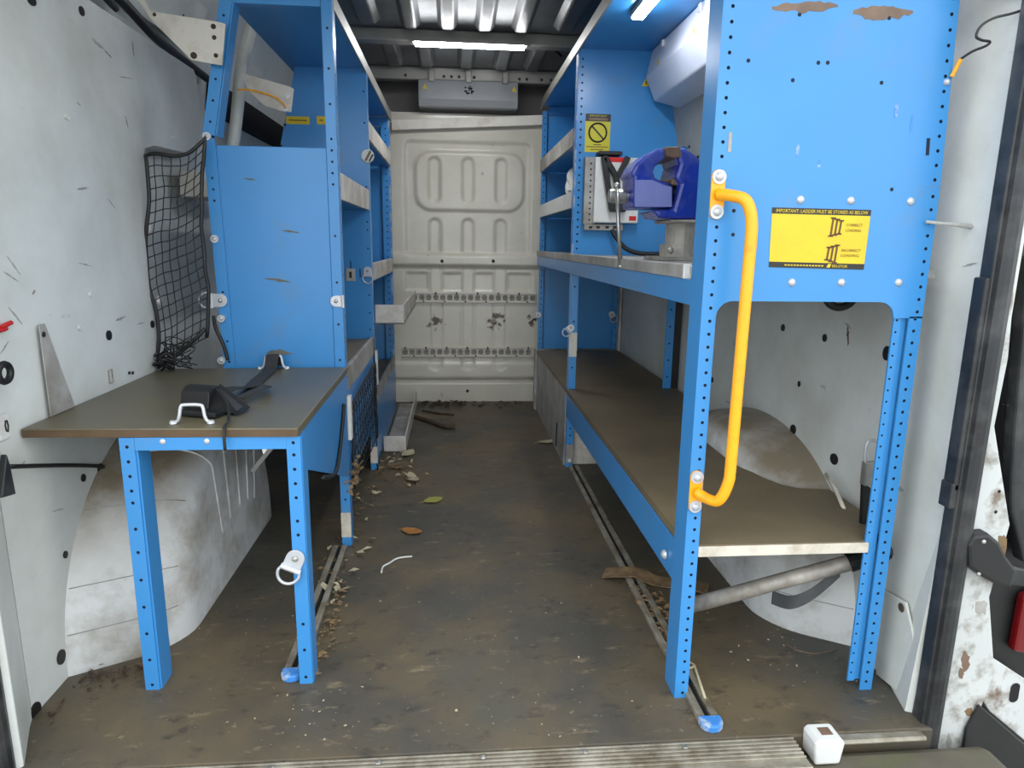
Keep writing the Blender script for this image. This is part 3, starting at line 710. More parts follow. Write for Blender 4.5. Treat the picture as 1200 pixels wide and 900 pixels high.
# ratchet strap lying on the table
rs = thing('ratchet_strap', 'black ratchet strap with buckle lying across the brown table', 'strap', (-0.53, 1.6, zt_))
def ribbon(path, wd, th, up=None):
    mb = MB(); path = [Vector(p) for p in path]; n = len(path); vs = []; fs = []
    for i, p in enumerate(path):
        d = path[min(i + 1, n - 1)] - path[max(i - 1, 0)]; d.normalize()
        if up is not None: sd = Vector(up)
        else:
            sd = d.cross(Vector((0, 0, 1)))
            if sd.length < 0.2: sd = Vector((1, 0, 0))
        sd.normalize(); nn = sd.cross(d)
        for a, b in ((-1, -1), (1, -1), (1, 1), (-1, 1)): vs.append(p + sd * a * wd / 2 + nn * b * th / 2)
    for i in range(n - 1):
        for k in range(4): fs.append((i * 4 + k, i * 4 + (k + 1) % 4, i * 4 + 4 + (k + 1) % 4, i * 4 + 4 + k))
    fs += [(3, 2, 1, 0), tuple((n - 1) * 4 + k for k in range(4))]
    return mb.add(vs, fs)
bpath = [(-0.515, 1.975, zt_ + 0.004), (-0.515, 1.958, zt_ + 0.036), (-0.515, 1.938, zt_ + 0.038), (-0.515, 1.915, zt_ + 0.008), (-0.512, 1.85, zt_ + 0.004), (-0.508, 1.76, zt_ + 0.004), (-0.50, 1.67, zt_ + 0.006), (-0.505, 1.60, zt_ + 0.02), (-0.52, 1.55, zt_ + 0.022), (-0.53, 1.50, zt_ + 0.006)]
ribbon(bez(bpath, 5), 0.035, 0.003).build('webbing', 'webbing', rs)
q0 = P(215, 496, 2, zt_); q1 = P(268, 490, 2, zt_)
bb = MB().prism([(-0.565, 1.40, zt_ + 0.002), (-0.485, 1.375, zt_ + 0.002), (-0.465, 1.46, zt_ + 0.002), (-0.555, 1.49, zt_ + 0.002)], (0, 0, 0.012)); bb.build('buckle_plate', 'black', rs, bevel=0.003)
MB().prism([(-0.575, 1.43, zt_ + 0.012), (-0.575, 1.50, zt_ + 0.012), (-0.573, 1.49, zt_ + 0.052), (-0.573, 1.46, zt_ + 0.054), (-0.572, 1.435, zt_ + 0.048)], (0.065, -0.02, 0)).build('ratchet_body', 'black', rs, bevel=0.003)
MB().prism([(-0.51, 1.41, zt_ + 0.012), (-0.445, 1.40, zt_ + 0.004), (-0.44, 1.44, zt_ + 0.004), (-0.51, 1.47, zt_ + 0.05)], (0.004, 0.01, 0.004)).build('ratchet_lever', 'black', rs, bevel=0.002)
MB().tube(bez([(-0.50, 1.44, zt_ + 0.05), (-0.47, 1.40, zt_ + 0.03), (-0.45, 1.35, zt_ + 0.008), (-0.445, 1.303, zt_ + 0.001), (-0.444, 1.296, zt_ - 0.04)], 5), 0.003, 6).build('cord_tail', 'black', rs, smooth=True)
ribbon(bez([(-0.475, 1.50, zt_ + 0.016), (-0.455, 1.55, zt_ + 0.022), (-0.445, 1.60, zt_ + 0.02), (-0.455, 1.64, zt_ + 0.012), (-0.48, 1.65, zt_ + 0.014)], 4), 0.022, 0.003).build('webbing', 'webbing', rs)

# ================================================================= NETS
def net(name, corners, nu, nv, label, rope=0.0052, cord=0.0015, wob=0.005, sag=None, border=True, col='black'):
    """corners: bl, br, tr, tl"""
    bl, br, tr, tl = [Vector(c) for c in corners]
    t = thing(name, label, 'net', (bl + br) / 2)
    def S_(u, v):
        p = bl * (1 - u) * (1 - v) + br * u * (1 - v) + tr * u * v + tl * (1 - u) * v
        if sag: p = p + Vector(sag(u, v))
        nn = noise.noise_vector(Vector((u * 4, v * 9, 3.1))) * wob
        return p + nn
    mb = MB()
    for i in range(nu + 1): mb.tube([S_(i / nu, k / (nv * 2)) for k in range(nv * 2 + 1)], cord, 5, caps=False)
    for j in range(nv + 1): mb.tube([S_(k / (nu * 2), j / nv) for k in range(nu * 2 + 1)], cord, 5, caps=False)
    mb.build('mesh_cords', col, t, smooth=True)
    if border:
        loop = [S_(0, k / 30) for k in range(31)] + [S_(k / 12, 1) for k in range(1, 13)] + [S_(1, 1 - k / 30) for k in range(1, 31)]
        MB().tube(loop, rope, 7).build('border_rope', col, t, smooth=True)
    return t
yn = 1.94
netc = [P(183, 428, 1, yn), P(238, 395, 1, yn), P(243, 160, 1, yn), P(168, 182, 1, yn)]
def sg1(u, v):
    # top edge dips before rising to the hook, left edge wanders
    return (0.010 * math.sin(v * 9) * (1 - u) + 0.012 * math.sin(v * 5 + 1) * u, -0.01 * math.sin(math.pi * u), -0.055 * v * v * math.sin(math.pi * u) * u)
nt_ = net('cargo_net', netc, 7, 19, 'black cargo net hanging between the white wall and the blue rack', sag=sg1)
# bunched bottom of the net
mb = MB()
for k in range(9):
    a = P(random.uniform(186, 205), random.uniform(418, 434), 1, 1.93); pts = [a]
    for j in range(4): pts.append(P(random.uniform(185, 232), random.uniform(395, 432), 1, random.uniform(1.90, 1.94)))
    mb.tube(bez(pts, 4), 0.0016, 5)
for k in range(14):
    a = P(random.uniform(187, 202), random.uniform(416, 432), 1, random.uniform(1.89, 1.95)); mb.tube(bez([a + Vector((random.uniform(-.02, .02), random.uniform(-.01, .01), random.uniform(-.014, .014))) for _ in range(4)], 4), 0.004, 5)
mb.build('bunched_cords', 'black', nt_, smooth=True)
MB().tube(bez([P(190, 428, 1, 1.92), P(212, 412, 1, 1.92), P(230, 396, 1, 1.92), P(240, 385, 1, 1.93)], 5), 0.006, 7).build('border_rope', 'black', nt_, smooth=True)
MB().tube(bez([P(250, 370, 1, 1.975), P(253, 385, 1, 1.975), P(262, 405, 1, 1.972), P(267, 422, 1, 1.972)], 5), 0.005, 7).build('tail_rope', 'black', nt_, smooth=True)
for (x, y) in ((243, 160), (252, 280), (260, 422), (260, 373)):
    p = P(x, y, 1, YT0 - 0.001); MB().cyl((p.x, YT0, p.z), (p.x, YT0 - 0.008, p.z), 0.011, 14).dome((p.x, YT0 - 0.008, p.z), (0, -1, 0), 0.006, 0.004).build('washer', 'zinc', lr)
for (x, y) in ((174, 268), (186, 352)):
    p = P(x, y, 0, XL); MB().dome((XL, p.y, p.z), (1, 0, 0), 0.014, 0.008).build('net_anchor', 'white', pl)
net('shelf_net', [(-0.313, 2.03, 0.17), (-0.313, 2.665, 0.15), (-0.313, 2.665, 0.455), (-0.313, 2.04, 0.435)], 12, 7, 'black net stretched over the blue panel below the left shelf', rope=0.005, cord=0.0018, wob=0.004)

# ================================================================= RIGHT RACK
YR0, YR1, YR2 = 1.212, 2.70, 3.78
rr_ = thing('shelving_rack', 'blue perforated steel shelving rack that carries the vise', 'rack', (0.7, 2.5, 0))
# end frame: aisle post, sheet, wall-side post
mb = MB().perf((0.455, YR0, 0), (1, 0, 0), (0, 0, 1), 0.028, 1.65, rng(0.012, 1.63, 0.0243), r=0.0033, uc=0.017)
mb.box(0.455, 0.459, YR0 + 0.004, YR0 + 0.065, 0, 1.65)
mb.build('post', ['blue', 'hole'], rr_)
# sheet with rounded lower corners
pts = [(0.483, 1.65), (0.483, 0.80)]
pts += [(0.483 + 0.03 - 0.03 * math.cos(t), 0.80 + 0.03 * math.sin(t) - 0.003) for t in [k * math.pi / 12 for k in range(0, 7)]]
pts += [(0.83 - 0.03 + 0.03 * math.sin(t), 0.797 + 0.03 * math.cos(t)) for t in [k * math.pi / 12 for k in range(0, 7)]]
pts += [(0.852, 0.797), (0.852, 1.037), (0.829, 1.65)]
clean = []
for p in pts:
    if not clean or (abs(p[0] - clean[-1][0]) + abs(p[1] - clean[-1][1])) > 1e-4: clean.append(p)
MB().prism([(x, YR0, z) for x, z in clean], (0, 0.004, 0)).build('end_panel', 'blue', rr_)
# wall-side post: two perforated flanges and the groove between them, continuing up as the panel edge
mb = MB().perf((0.862, YR0, 0.0), (1, 0, 0), (0, 0, 1), 0.026, 0.80, rng(0.02, 0.8, 0.0228), r=0.0032, uc=0.012)
mb.box(0.850, 0.863, YR0 + 0.010, YR0 + 0.013, 0.02, 0.80)
mb.perf((0.835, YR0 + 0.005, 0.02), (1, 0, 0), (0, 0, 1), 0.015, 0.79, rng(0.02, 0.78, 0.0228), r=0.0022, uc=0.006)
mb.box(0.884, 0.888, YR0 + 0.004, YR0 + 0.04, 0, 0.8)
mb.build('post', ['blue', 'hole'], rr_)
mb = MB().perf((0.852, YR0, 0.797), (1, 0, 0), (0, 0, 1), 0.036, 0.24, rng(0.012, 0.23, 0.0235), r=0.0033, uc=0.024)
strip_between(mb, (0.852, YR0, 1.037), (0.829, YR0, 1.65), 0.036, rng(0.012, 0.6, 0.0252), r=0.0033, uc=0.024)
mb.build('panel_flange', ['blue', 'hole'], rr_)
# holes, slots and rivets in the end sheet
def pdisc(x, y, r, material, name, parent, Y=YR0, h=0.0006):
    p = P(x, y, 1, Y); return MB().dome((p.x, Y - 0.0001, p.z), (0, -1, 0), r, h, 10).build(name, material, parent)
for x, y in ((877, 71), (959, 73.5), (970, 73.5), (929, 94), (1033, 97), (1042, 21), (860, 247), (859, 275), (937, 17), (1045, 222)):
    pdisc(x, y, 0.0036, 'hole', 'panel_hole', rr_)
for (x, y0, y1, material) in ((856, 155, 178, 'greylip'), (1088, 162, 182, 'hole')):
    a, b = P(x, y0, 1, YR0), P(x - 1.5, y1, 1, YR0); MB().beam((a.x, YR0 - 0.0004, a.z), (b.x, YR0 - 0.0004, b.z), 0.001, 0.006, up=(1, 0, 0)).build('slot', material, rr_)
for x, y in ((938, 234), (997, 235), (1067, 236), (928, 331), (986, 331), (1053, 331)):
    p = P(x, y, 1, YR0); MB().dome((p.x, YR0, p.z), (0, -1, 0), 0.0075, 0.005, 12).build('rivet', 'zinc', rr_, smooth=True)
for x0, y0, x1, y1, th in ((905, 9, 982, 7, 9), (1000, 14, 1070, 14, 11)):
    a, b = P(x0, y0, 1, YR0 - 0.0004), P(x1, y1, 1, YR0 - 0.0004); n = 14; tp_ = []; bt_ = []
    for i in range(n + 1):
        t = i / n; c = a.lerp(b, t); e = 0.0016 * th * (0.25 + 0.75 * min(1, 4 * t, 4 * (1 - t))); tp_.append((c.x, c.y, c.z + e * random.uniform(0.3, 0.7))); bt_.append((c.x, c.y, c.z - e * random.uniform(0.3, 0.8)))
    MB().prism(tp_ + bt_[::-1], (0, 0.0004, 0)).build('rust_scrape', 'brownjaw', rr_)
for (x, y, a, b) in ((935, 176, 4, 9), (960, 192, 5, 6), (1050, 130, 5, 14), (1068, 145, 3, 12)):
    p = P(x, y, 1, YR0); rx, rz = a * 0.0011, b * 0.0016; seg = 9
    MB().prism([(p.x + rx * random.uniform(.5, 1) * math.cos(2 * math.pi * k / seg), YR0 - 0.0004, p.z + rz * random.uniform(.5, 1) * math.sin(2 * math.pi * k / seg)) for k in range(seg)], (0, 0.0004, 0)).build('paint_chip', 'blueworn', rr_)

# lower shelf board with notch around the wheel arch
zsh = 0.340
def arch_y_at(xin, h, z):      # half length of arch section at height z
    return AHL * (1 - (z / h) ** AE) ** (1 / AE)
hh = arch_y_at(0.765, 0.435, zsh - 0.006)
ya, yb_ = AYC - hh - 0.03, AYC + hh + 0.03
pts = [(0.462, YR0 + 0.006), (0.845, YR0 + 0.006), (0.90, YR0 + 0.05), (0.925, 1.34)]
for k in range(0, 13):
    t = math.pi * k / 12; c, s_ = math.cos(t), math.sin(t)
    pts.append((0.925 - 0.152 * abs(s_) ** 0.55, AYC - (hh + 0.02) * math.copysign(abs(c) ** 0.75, c)))
pts += [(0.925, 3.72), (0.462, 3.72)]
MB().prism([(x, y, zsh - 0.018) for x, y in pts], (0, 0, 0.018)).build('shelf_board', 'ply', rr_)
MB().box(0.484, 0.842, YR0 + 0.002, YR0 + 0.0055, zsh - 0.024, zsh - 0.002).build('shelf_edging', 'whiteedge', rr_, bevel=0.001)
MB().box(XRR - 0.010, XRR - 0.004, YR0 + 0.07, YR1 - 0.0, 0.226, 0.318).build('front_beam', 'blue', rr_, bevel=0.002)
MB().dome((XRR - 0.012, 1.34, 0.262), (-1, 0, 0), 0.011, 0.010, 12).build('bolt', 'zinc', rr_, smooth=True)
# kick panel of the far bay
MB().box(XRR - 0.008, XRR - 0.003, YR1 + 0.03, 3.72, 0.0, zsh - 0.004).build('kick_panel', 'greylip', rr_)
MB().box(XRR - 0.02, XRR + 0.01, 3.72, 3.76, 0.0, zsh).build('kick_post', 'greylip', rr_)
MB().box(0.50, 0.90, YR1 + 0.042, YR1 + 0.047, 0.0, 0.318).build('bay_panel', 'beige', rr_)
MB().box(XRR - 0.0105, XRR - 0.0075, 2.93, 2.95, 0.02, 0.13).build('kick_slot', 'black', rr_)
# mid shelf: board with grey front box section, blue beam below
MB().box(0.465, 0.925, YR0 + 0.03, 3.75, 0.872, 0.886).build('shelf_board', 'greylip', rr_)
MB().box(0.455, 0.472, YR0 + 0.115, 3.76, 0.862, 0.890).build('front_lip', 'greylip', rr_, bevel=0.002)
a = P(812, 318, 0, 0.455)
MB().box(0.4535, 0.470, YR0 + 0.108, YR0 + 0.115, 0.862, 0.891).build('lip_cap', 'white', rr_, bevel=0.001)
MB().box(0.458, 0.464, YR0 + 0.004, 3.76, 0.812, 0.862).build('front_beam', 'blue', rr_, bevel=0.002)
# middle post
mb = MB().perf((0.468, YR1, 0.0), (1, 0, 0), (0, 0, 1), 0.03, 0.84, [0.1, 0.14, 0.17, 0.2, 0.43, 0.52, 0.62, 0.76], r=0.004)
mb.box(0.468, 0.472, YR1 + 0.004, YR1 + 0.04, 0, 0.84); mb.build('post', ['blue', 'hole'], rr_)
MB().box(0.467, 0.499, YR1 - 0.0015, YR1, 0.475, 0.575).build('bare_patch', 'beige', rr_)
MB().box(0.468, 0.498, YR1 - 0.0015, YR1, 0.02, 0.10).build('bare_patch', 'greylip', rr_)
MB().dome((0.485, YR1 - 0.003, 0.03), (0, -1, 0), 0.012, 0.008).build('bolt', 'zinc', rr_)
mb = MB().perf((0.868, YR1, 0.34), (1, 0, 0), (0, 0, 1), 0.035, 0.49, rng(0.05, 0.45, 0.07), r=0.004); mb.build('post', ['blue', 'hole'], rr_)
MB().box(0.905, 0.935, YR1 + 0.01, YR1 + 0.06, 0.34, 0.82).build('gap_strip', 'black', rr_)
# middle partition above the mid shelf
divider(YR1, 0.472, 0.868, 0.886, 1.645, 1.33, 0.80, rng(0.91, 1.63, 0.028), rr_, side=-1)
MB().box(0.468, 0.472, YR1, YR1 + 0.04, 0.886, 1.645).build('edge_strip', 'blueworn', rr_)
# far end panel with flange
mb = MB().box(0.50, 0.93, YR2 + 0.012, YR2 + 0.016, 0.34, 1.60).box(0.503, 0.80, YR2 + 0.001, YR2 + 0.011, 1.601, 1.644)
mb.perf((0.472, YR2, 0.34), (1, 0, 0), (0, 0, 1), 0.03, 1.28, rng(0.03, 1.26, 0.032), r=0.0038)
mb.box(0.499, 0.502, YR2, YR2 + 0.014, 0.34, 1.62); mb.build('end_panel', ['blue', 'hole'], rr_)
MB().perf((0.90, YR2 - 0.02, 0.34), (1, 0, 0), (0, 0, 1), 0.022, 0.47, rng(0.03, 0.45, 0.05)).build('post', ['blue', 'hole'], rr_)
MB().box(0.924, 0.935, YR2 - 0.06, YR2 + 0.0, 0.34, 0.81).build('edge_strip', 'beige', rr_)
# top panel
MB().box(0.470, 0.82, YR0, 3.80, 1.645, 1.653).build('top_panel', 'blue', rr_)
MB().box(0.462, 0.470, YR0, 3.80, 1.632, 1.672).build('edge_strip', 'roofbar', rr_, bevel=0.001)
# far bay shelves
shelf(rr_, 0.476, 0.93, YR1 + 0.05, YR2, 1.312, 0.466, 1.305, 1.372, 'greylip')
shelf(rr_, 0.476, 0.93, YR1 + 0.05, YR2, 1.075, 0.466, 1.068, 1.132, 'white')

# grab handle
gh = thing('grab_handle', 'amber yellow tubular grab handle bolted to the blue post', 'handle', (0.47, YR0, 0.43))
zt0, zb0 = P(843, 224, 1, YR0).z, P(817, 580, 1, YR0).z
hx = 0.512; yo = YR0 - 0.055
path = bez([(0.468, YR0 - 0.006, zt0 - 0.006), (0.485, YR0 - 0.03, zt0 - 0.010), (0.502, yo + 0.006, zt0 - 0.020), (hx, yo, zt0 - 0.055), (hx + 0.001, yo, zt0 - 0.12)], 6)[:-1] + \
       bez([(hx + 0.001, yo, zt0 - 0.12), (hx, yo, (zt0 + zb0) / 2), (hx - 0.001, yo, zb0 + 0.09), (hx - 0.003, yo, zb0 + 0.045), (hx - 0.014, yo + 0.008, zb0 + 0.008), (0.485, YR0 - 0.03, zb0 + 0.002), (0.468, YR0 - 0.006, zb0 + 0.008)], 6)
MB().tube(path, 0.0105, 14).build('tube', 'yellow', gh, smooth=True)
for z in (zt0 - 0.006, zb0 + 0.008):
    n = 20; pts = [(0.468 + 0.013 * math.cos(2 * math.pi * k / n), YR0 - 0.0002, z + (0.030 if math.sin(2 * math.pi * k / n) > 0 else -0.030) + 0.013 * math.sin(2 * math.pi * k / n)) for k in range(n)]
    MB().prism(pts, (0, -0.004, 0)).build('mounting_plate', 'yellow', gh, bevel=0.001)
    for s in (-1, 1):
        MB().cyl((0.468, YR0 - 0.004, z + s * 0.030), (0.468, YR0 - 0.007, z + s * 0.030), 0.0125, 16).dome((0.468, YR0 - 0.007, z + s * 0.030), (0, -1, 0), 0.008, 0.006, 10).build('bolt', 'zinc', gh)

# ladder sign on the end panel
ls = thing('ladder_sign', 'yellow ladder storage sign with black borders on the big blue panel', 'sign', (0.66, YR0, 0.89))
y0 = YR0 - 0.0008
c = [P(901, 313, 1, y0), P(1012, 316, 1, y0), P(1021, 246, 1, y0), P(905, 243, 1, y0)]
def quad(a, b, cc, d, y, name, material, parent): return MB().prism([(p.x, y, p.z) for p in (a, b, cc, d)], (0, 0.0003, 0)).build(name, material, parent)
def sgp(u, v): return c[0] * (1 - u) * (1 - v) + c[1] * u * (1 - v) + c[2] * u * v + c[3] * (1 - u) * v
quad(*c, y0, 'sign_face', 'sign', ls)
quad(sgp(0, .90), sgp(1, .90), sgp(1, 1), sgp(0, 1), y0 - 0.0004, 'header_band', 'signblack', ls)
quad(sgp(0, 0), sgp(1, 0), sgp(1, .095), sgp(0, .095), y0 - 0.0004, 'footer_band', 'signblack', ls)
def txt(s, u0, u1, v0, v1, material):
    a, b = sgp(u0, v0), sgp(u1, v1); d = sgp(u1, v0).z - a.z
    lettering(s, a.x, sgp(u1, v0).x, y0 - 0.0008, a.z, sgp(u0, v1).z, material, ls, slant=d)
txt('IMPORTANT: LADDER MUST BE STORED AS BELOW', 0.04, 0.97, 0.922, 0.978, 'sign')
txt('CORRECT', 0.76, 0.93, 0.72, 0.765, 'signbrown'); txt('LOADING', 0.76, 0.92, 0.63, 0.675, 'signbrown')
txt('INCORRECT', 0.74, 0.94, 0.295, 0.34, 'signbrown'); txt('LOADING', 0.74, 0.93, 0.21, 0.255, 'signbrown')
txt('BRI-STOR', 0.66, 0.82, 0.025, 0.07, 'sign')
quad(sgp(.60, .02), sgp(.635, .02), sgp(.65, .078), sgp(.615, .078), y0 - 0.0008, 'footer_logo', 'sign', ls)
for k in range(13):
    u = 0.16 + k * 0.032; quad(sgp(u, .035), sgp(u + .022, .035), sgp(u + .022, .055), sgp(u, .055), y0 - 0.0008, 'fine_print', 'sign', ls)
for (u0, v0, dv) in ((0.60, 0.52, -0.012), (0.585, 0.10, 0.02)):
    mb = MB()
    for k in range(3):
        u = u0 + 0.012 + k * 0.042; vv = v0 + 0.03 + (k * 0.02 if dv < 0 else 0.02 - k * 0.025) ; h_ = 0.30 - (k * 0.04 if dv < 0 else (2 - k) * 0.045)
        a, b = sgp(u, vv), sgp(u + 0.012, vv + h_)
        mb.beam((a.x, y0 - 0.0006, a.z), (b.x, y0 - 0.0006, b.z), 0.0004, 0.0035, up=(1, 0, 0))
        for q in (a, b): mb.box(q.x - 0.005, q.x + 0.005, y0 - 0.0008, y0 - 0.0004, q.z - 0.0014, q.z + 0.0014)
    mb.build('ladder_pictogram', 'signbrown', ls)
# prohibition sign on the partition
ps = thing('prohibition_sign', 'yellow sign with a barred black circle on the blue partition', 'sign', (0.54, YR1, 1.27))
y1 = YR1 - 0.0008
a, b = P(685, 178, 1, y1), P(716, 134, 1, y1)
MB().box(a.x, b.x, y1 - 0.0002, y1, a.z, b.z).build('sign_face', 'signlime', ps)
MB().box(a.x, b.x, y1 - 0.0006, y1 - 0.0003, b.z - 0.027, b.z).build('header_band', 'signblack', ps)
lettering('IMPORTANT', a.x + 0.016, b.x - 0.016, y1 - 0.001, b.z - 0.010, b.z - 0.004, 'signlime', ps)
MB().box(a.x + 0.012, b.x - 0.012, y1 - 0.001, y1 - 0.0006, b.z - 0.024, b.z - 0.014).build('warning_line', 'brownjaw', ps)
cxx, czz, rad = (a.x + b.x) / 2, (a.z + b.z) / 2 + 0.002, 0.034
MB().tube([(cxx + rad * math.cos(2 * math.pi * k / 32), y1 - 0.0008, czz + rad * math.sin(2 * math.pi * k / 32)) for k in range(32)], 0.0035, 6, closed=True).build('barred_circle', 'signblack', ps)
MB().beam((cxx - rad * .7, y1 - 0.0008, czz + rad * .7), (cxx + rad * .7, y1 - 0.0008, czz - rad * .7), 0.0012, 0.006, up=(1, 0, 0)).build('diagonal_bar', 'signblack', ps)
for k, (wd, zz) in enumerate(((0.03, -0.044), (0.085, -0.052), (0.05, -0.062))):
    MB().box(cxx - wd / 2, cxx + wd / 2, y1 - 0.0006, y1 - 0.0002, czz + zz - 0.0015, czz + zz + 0.0015).build('fine_print', 'signbrown', ps)

# bench vise on pedestal
vs_ = thing('bench_vise', 'blue bench vise on a grey steel pedestal above the right shelf', 'vise', (0.66, 1.9, 0.89))
def vp(x, y, Y): return P(680 + x / 5.625, 160 + y / 5.625, 1, Y)
def vpoly(pts, ya, yb, name, material, bev=0.006):
    q = [vp(x, y, 1.86) for x, y in pts]; return MB().prism([(p.x, ya, p.z) for p in q], (0, yb - ya, 0)).build(name, material, vs_, bevel=bev)
vpoly([(315, 480), (315, 282), (296, 262), (330, 200), (400, 135), (465, 100), (520, 98), (520, 160), (455, 210), (440, 245), (455, 285), (490, 305), (545, 315), (560, 340), (560, 480)], 1.80, 1.93, 'sliding_jaw', 'vise', 0.008)
vpoly([(322, 472), (322, 300), (430, 300), (500, 330), (556, 345), (556, 472)], 1.796, 1.80, 'jaw_side_plate', 'viselight', 0.001)
vpoly([(588, 98), (640, 100), (700, 140), (770, 210), (803, 260), (800, 552), (560, 552), (470, 540), (430, 492), (560, 488), (604, 330), (570, 290), (600, 200), (588, 160)], 1.79, 1.94, 'fixed_jaw', 'vise', 0.010)
vpoly([(505, 92), (602, 92), (606, 158), (560, 165), (515, 150)], 1.785, 1.95, 'jaw_insert', 'brownjaw', 0.003)
vpoly([(556, 290), (612, 290), (606, 335), (556, 330)], 1.80, 1.93, 'jaw_insert', 'brownjaw', 0.003)
vpoly([(545, 553), (790, 553), (790, 572), (555, 572)], 1.79, 1.95, 'swivel_plate', 'galv', 0.003)
a = vp(200, 390, 1.86); b = vp(320, 388, 1.86)
MB().cyl((a.x, 1.865, a.z), (b.x + 0.12, 1.865, a.z), 0.0125, 16).build('lead_screw', 'steel', vs_, smooth=False)
MB().cyl((a.x - 0.004, 1.865, a.z), (a.x + 0.042, 1.865, a.z), 0.018, 18).build('screw_hub', 'steel', vs_, bevel=0.002)
h0, h1 = vp(240, 325, 1.85), vp(262, 868, 1.85)
h0 = Vector((h0.x, 1.85, h0.z)); h1 = Vector((h1.x, 1.845, h1.z))
MB().cyl(h0, h1, 0.0058, 12).ball(h0, 0.009).cyl(h1 + (h0 - h1) * 0.05, h1, 0.0085, 12).build('handle_bar', 'steel', vs_, smooth=True)
p0, p1 = vp(660, 572, 1.87), vp(660, 850, 1.87)
MB().cyl((p0.x + 0.01, 1.87, 0.888), (p0.x + 0.01, 1.87, p0.z), 0.048, 24).build('pedestal_column', 'galv', vs_)
MB().cyl((p0.x + 0.01, 1.87, 0.889), (p0.x + 0.01, 1.87, 0.93), 0.062, 24).box(p0.x - 0.075, p0.x + 0.11, 1.79, 1.95, 0.887, 0.897).build('pedestal_foot', 'galv', vs_)
for x, y in ((590, 752), (775, 600)):
    q = vp(x, y, 1.80); MB().dome((q.x, 1.79, q.z), (0, -1, 0), 0.009, 0.008, 6).build('bolt', 'steel', vs_)

# white electrical box with black holder on the partition
eb = thing('electrics_box', 'white electrical box with red label and black holder on the partition', 'box', (0.6, YR1, 0.99))
def ep(x, y, Y=YR1 - 0.04): p = P(680 + x / 5.625, 160 + y / 5.625, 1, Y); return p
def ebox(xa, xb, ya, yb, Y0, Y1, name, material, bev=0.002):
    a, b = ep(xa, ya), ep(xb, yb); return MB().box(a.x, b.x, Y0, Y1, b.z, a.z).build(name, material, eb, bevel=bev)
ebox(98, 375, 135, 572, YR1 - 0.05, YR1 - 0.001, 'casing', 'white', 0.004)
a, b = ep(38, 132), ep(100, 575)
mb = MB().perf((a.x, YR1 - 0.03, b.z), (1, 0, 0), (0, 0, 1), b.x - a.x, a.z - b.z, rng(0.015, a.z - b.z, 0.021), r=0.004, thick=0.028); mb.build('perforated_bracket', ['greylip', 'black'], eb)
ebox(30, 285, 576, 620, YR1 - 0.03, YR1 - 0.001, 'foot_bracket', 'greylip')
for x in (60, 110, 170, 220): ebox(x, x + 22, 590, 606, YR1 - 0.031, YR1 - 0.0295, 'bracket_slot', 'black', 0)
ebox(318, 362, 525, 556, YR1 - 0.0512, YR1 - 0.0495, 'red_badge', 'red', 0)
ebox(185, 290, 138, 172, YR1 - 0.0512, YR1 - 0.0495, 'red_label', 'red', 0)
for k, (pa, pb) in enumerate((((160, 135), (240, 270)), ((315, 135), (245, 270)), ((155, 130), (205, 480)), ((235, 265), (245, 345)))):
    a, b = ep(*pa, YR1 - 0.065), ep(*pb, YR1 - 0.065); MB().beam((a.x, YR1 - 0.065, a.z), (b.x, YR1 - 0.065, b.z), 0.022, 0.020, up=(1, 0, 0)).build('holder_arm', 'black', eb, bevel=0.003)
ebox(185, 285, 440, 500, YR1 - 0.08, YR1 - 0.052, 'holder_foot', 'black', 0.004)
ebox(118, 270, 98, 126, YR1 - 0.06, YR1 - 0.001, 'top_bar', 'black')
ca = [ep(205, 615, YR1 - 0.02), ep(235, 670, YR1 - 0.03), ep(300, 740, YR1 - 0.04), ep(400, 772, YR1 - 0.05), ep(540, 772, YR1 - 0.05)]
ca = [Vector((p.x, YR1 - 0.03 - 0.01 * i, max(p.z, 0.894))) for i, p in enumerate(ca)]
MB().tube(bez(ca, 6), 0.009, 8).build('power_cable', 'black', eb, smooth=True)
# triangular warning stickers on partition
def tri_sticker(p, s, label, ydir=-1, parent=None):
    o = MB().prism([(p.x - s, p.y, p.z - s * .8), (p.x + s, p.y, p.z - s * .8), (p.x, p.y, p.z + s)], (0, -0.0006, 0)).build('warning_sticker', 'sign')
    MB().box(p.x - s * .12, p.x + s * .12, p.y - 0.0009, p.y - 0.0005, p.z - s * .45, p.z + s * .4).build('exclamation_mark', 'signblack', o)
    return tag(o, label, 'sticker')
tri_sticker(P(757, 97, 1, YR1 - 0.0006), 0.016, 'small yellow warning triangle stuck on the blue partition by the metal locker')

# overhead shiny metal locker inside the right rack
mlx = [(0.735, 1.655), (0.725, 1.56), (0.765, 1.462), (0.885, 1.45), (0.89, 1.655)]
ml = thing('metal_locker', 'shiny aluminium locker hung under the top of the right rack', 'locker', (0.8, 2.1, 1.46))
ya_, yb2 = 1.60, YR1 - 0.03
pa = [(0.742, 1.642), (0.722, 1.545), (0.758, 1.462), (0.86, 1.44), (0.86, 1.642)]
MB().prism([(x, ya_, z) for x, z in pa], (0, yb2 - ya_, 0)).build('casing', 'silver', ml, bevel=0.006)
def onface(t, s):   # point on the sloped faces (t along Y 0..1, s 0 top..1 bottom)
    y = ya_ + (yb2 - ya_) * t
    if s < 0.55: k = s / 0.55; return Vector((0.742 + (0.722 - 0.742) * k, y, 1.642 + (1.545 - 1.642) * k))
    k = (s - 0.55) / 0.45; return Vector((0.722 + (0.758 - 0.722) * k, y, 1.545 + (1.462 - 1.545) * k))
MB().prism([onface(.30, .02) + Vector((-.003, 0, 0)), onface(.305, .02) + Vector((-.003, 0, 0)), onface(.305, .53) + Vector((-.003, 0, 0)), onface(.30, .53) + Vector((-.003, 0, 0))], (0.003, 0, 0)).build('panel_seam', 'greylip', ml)
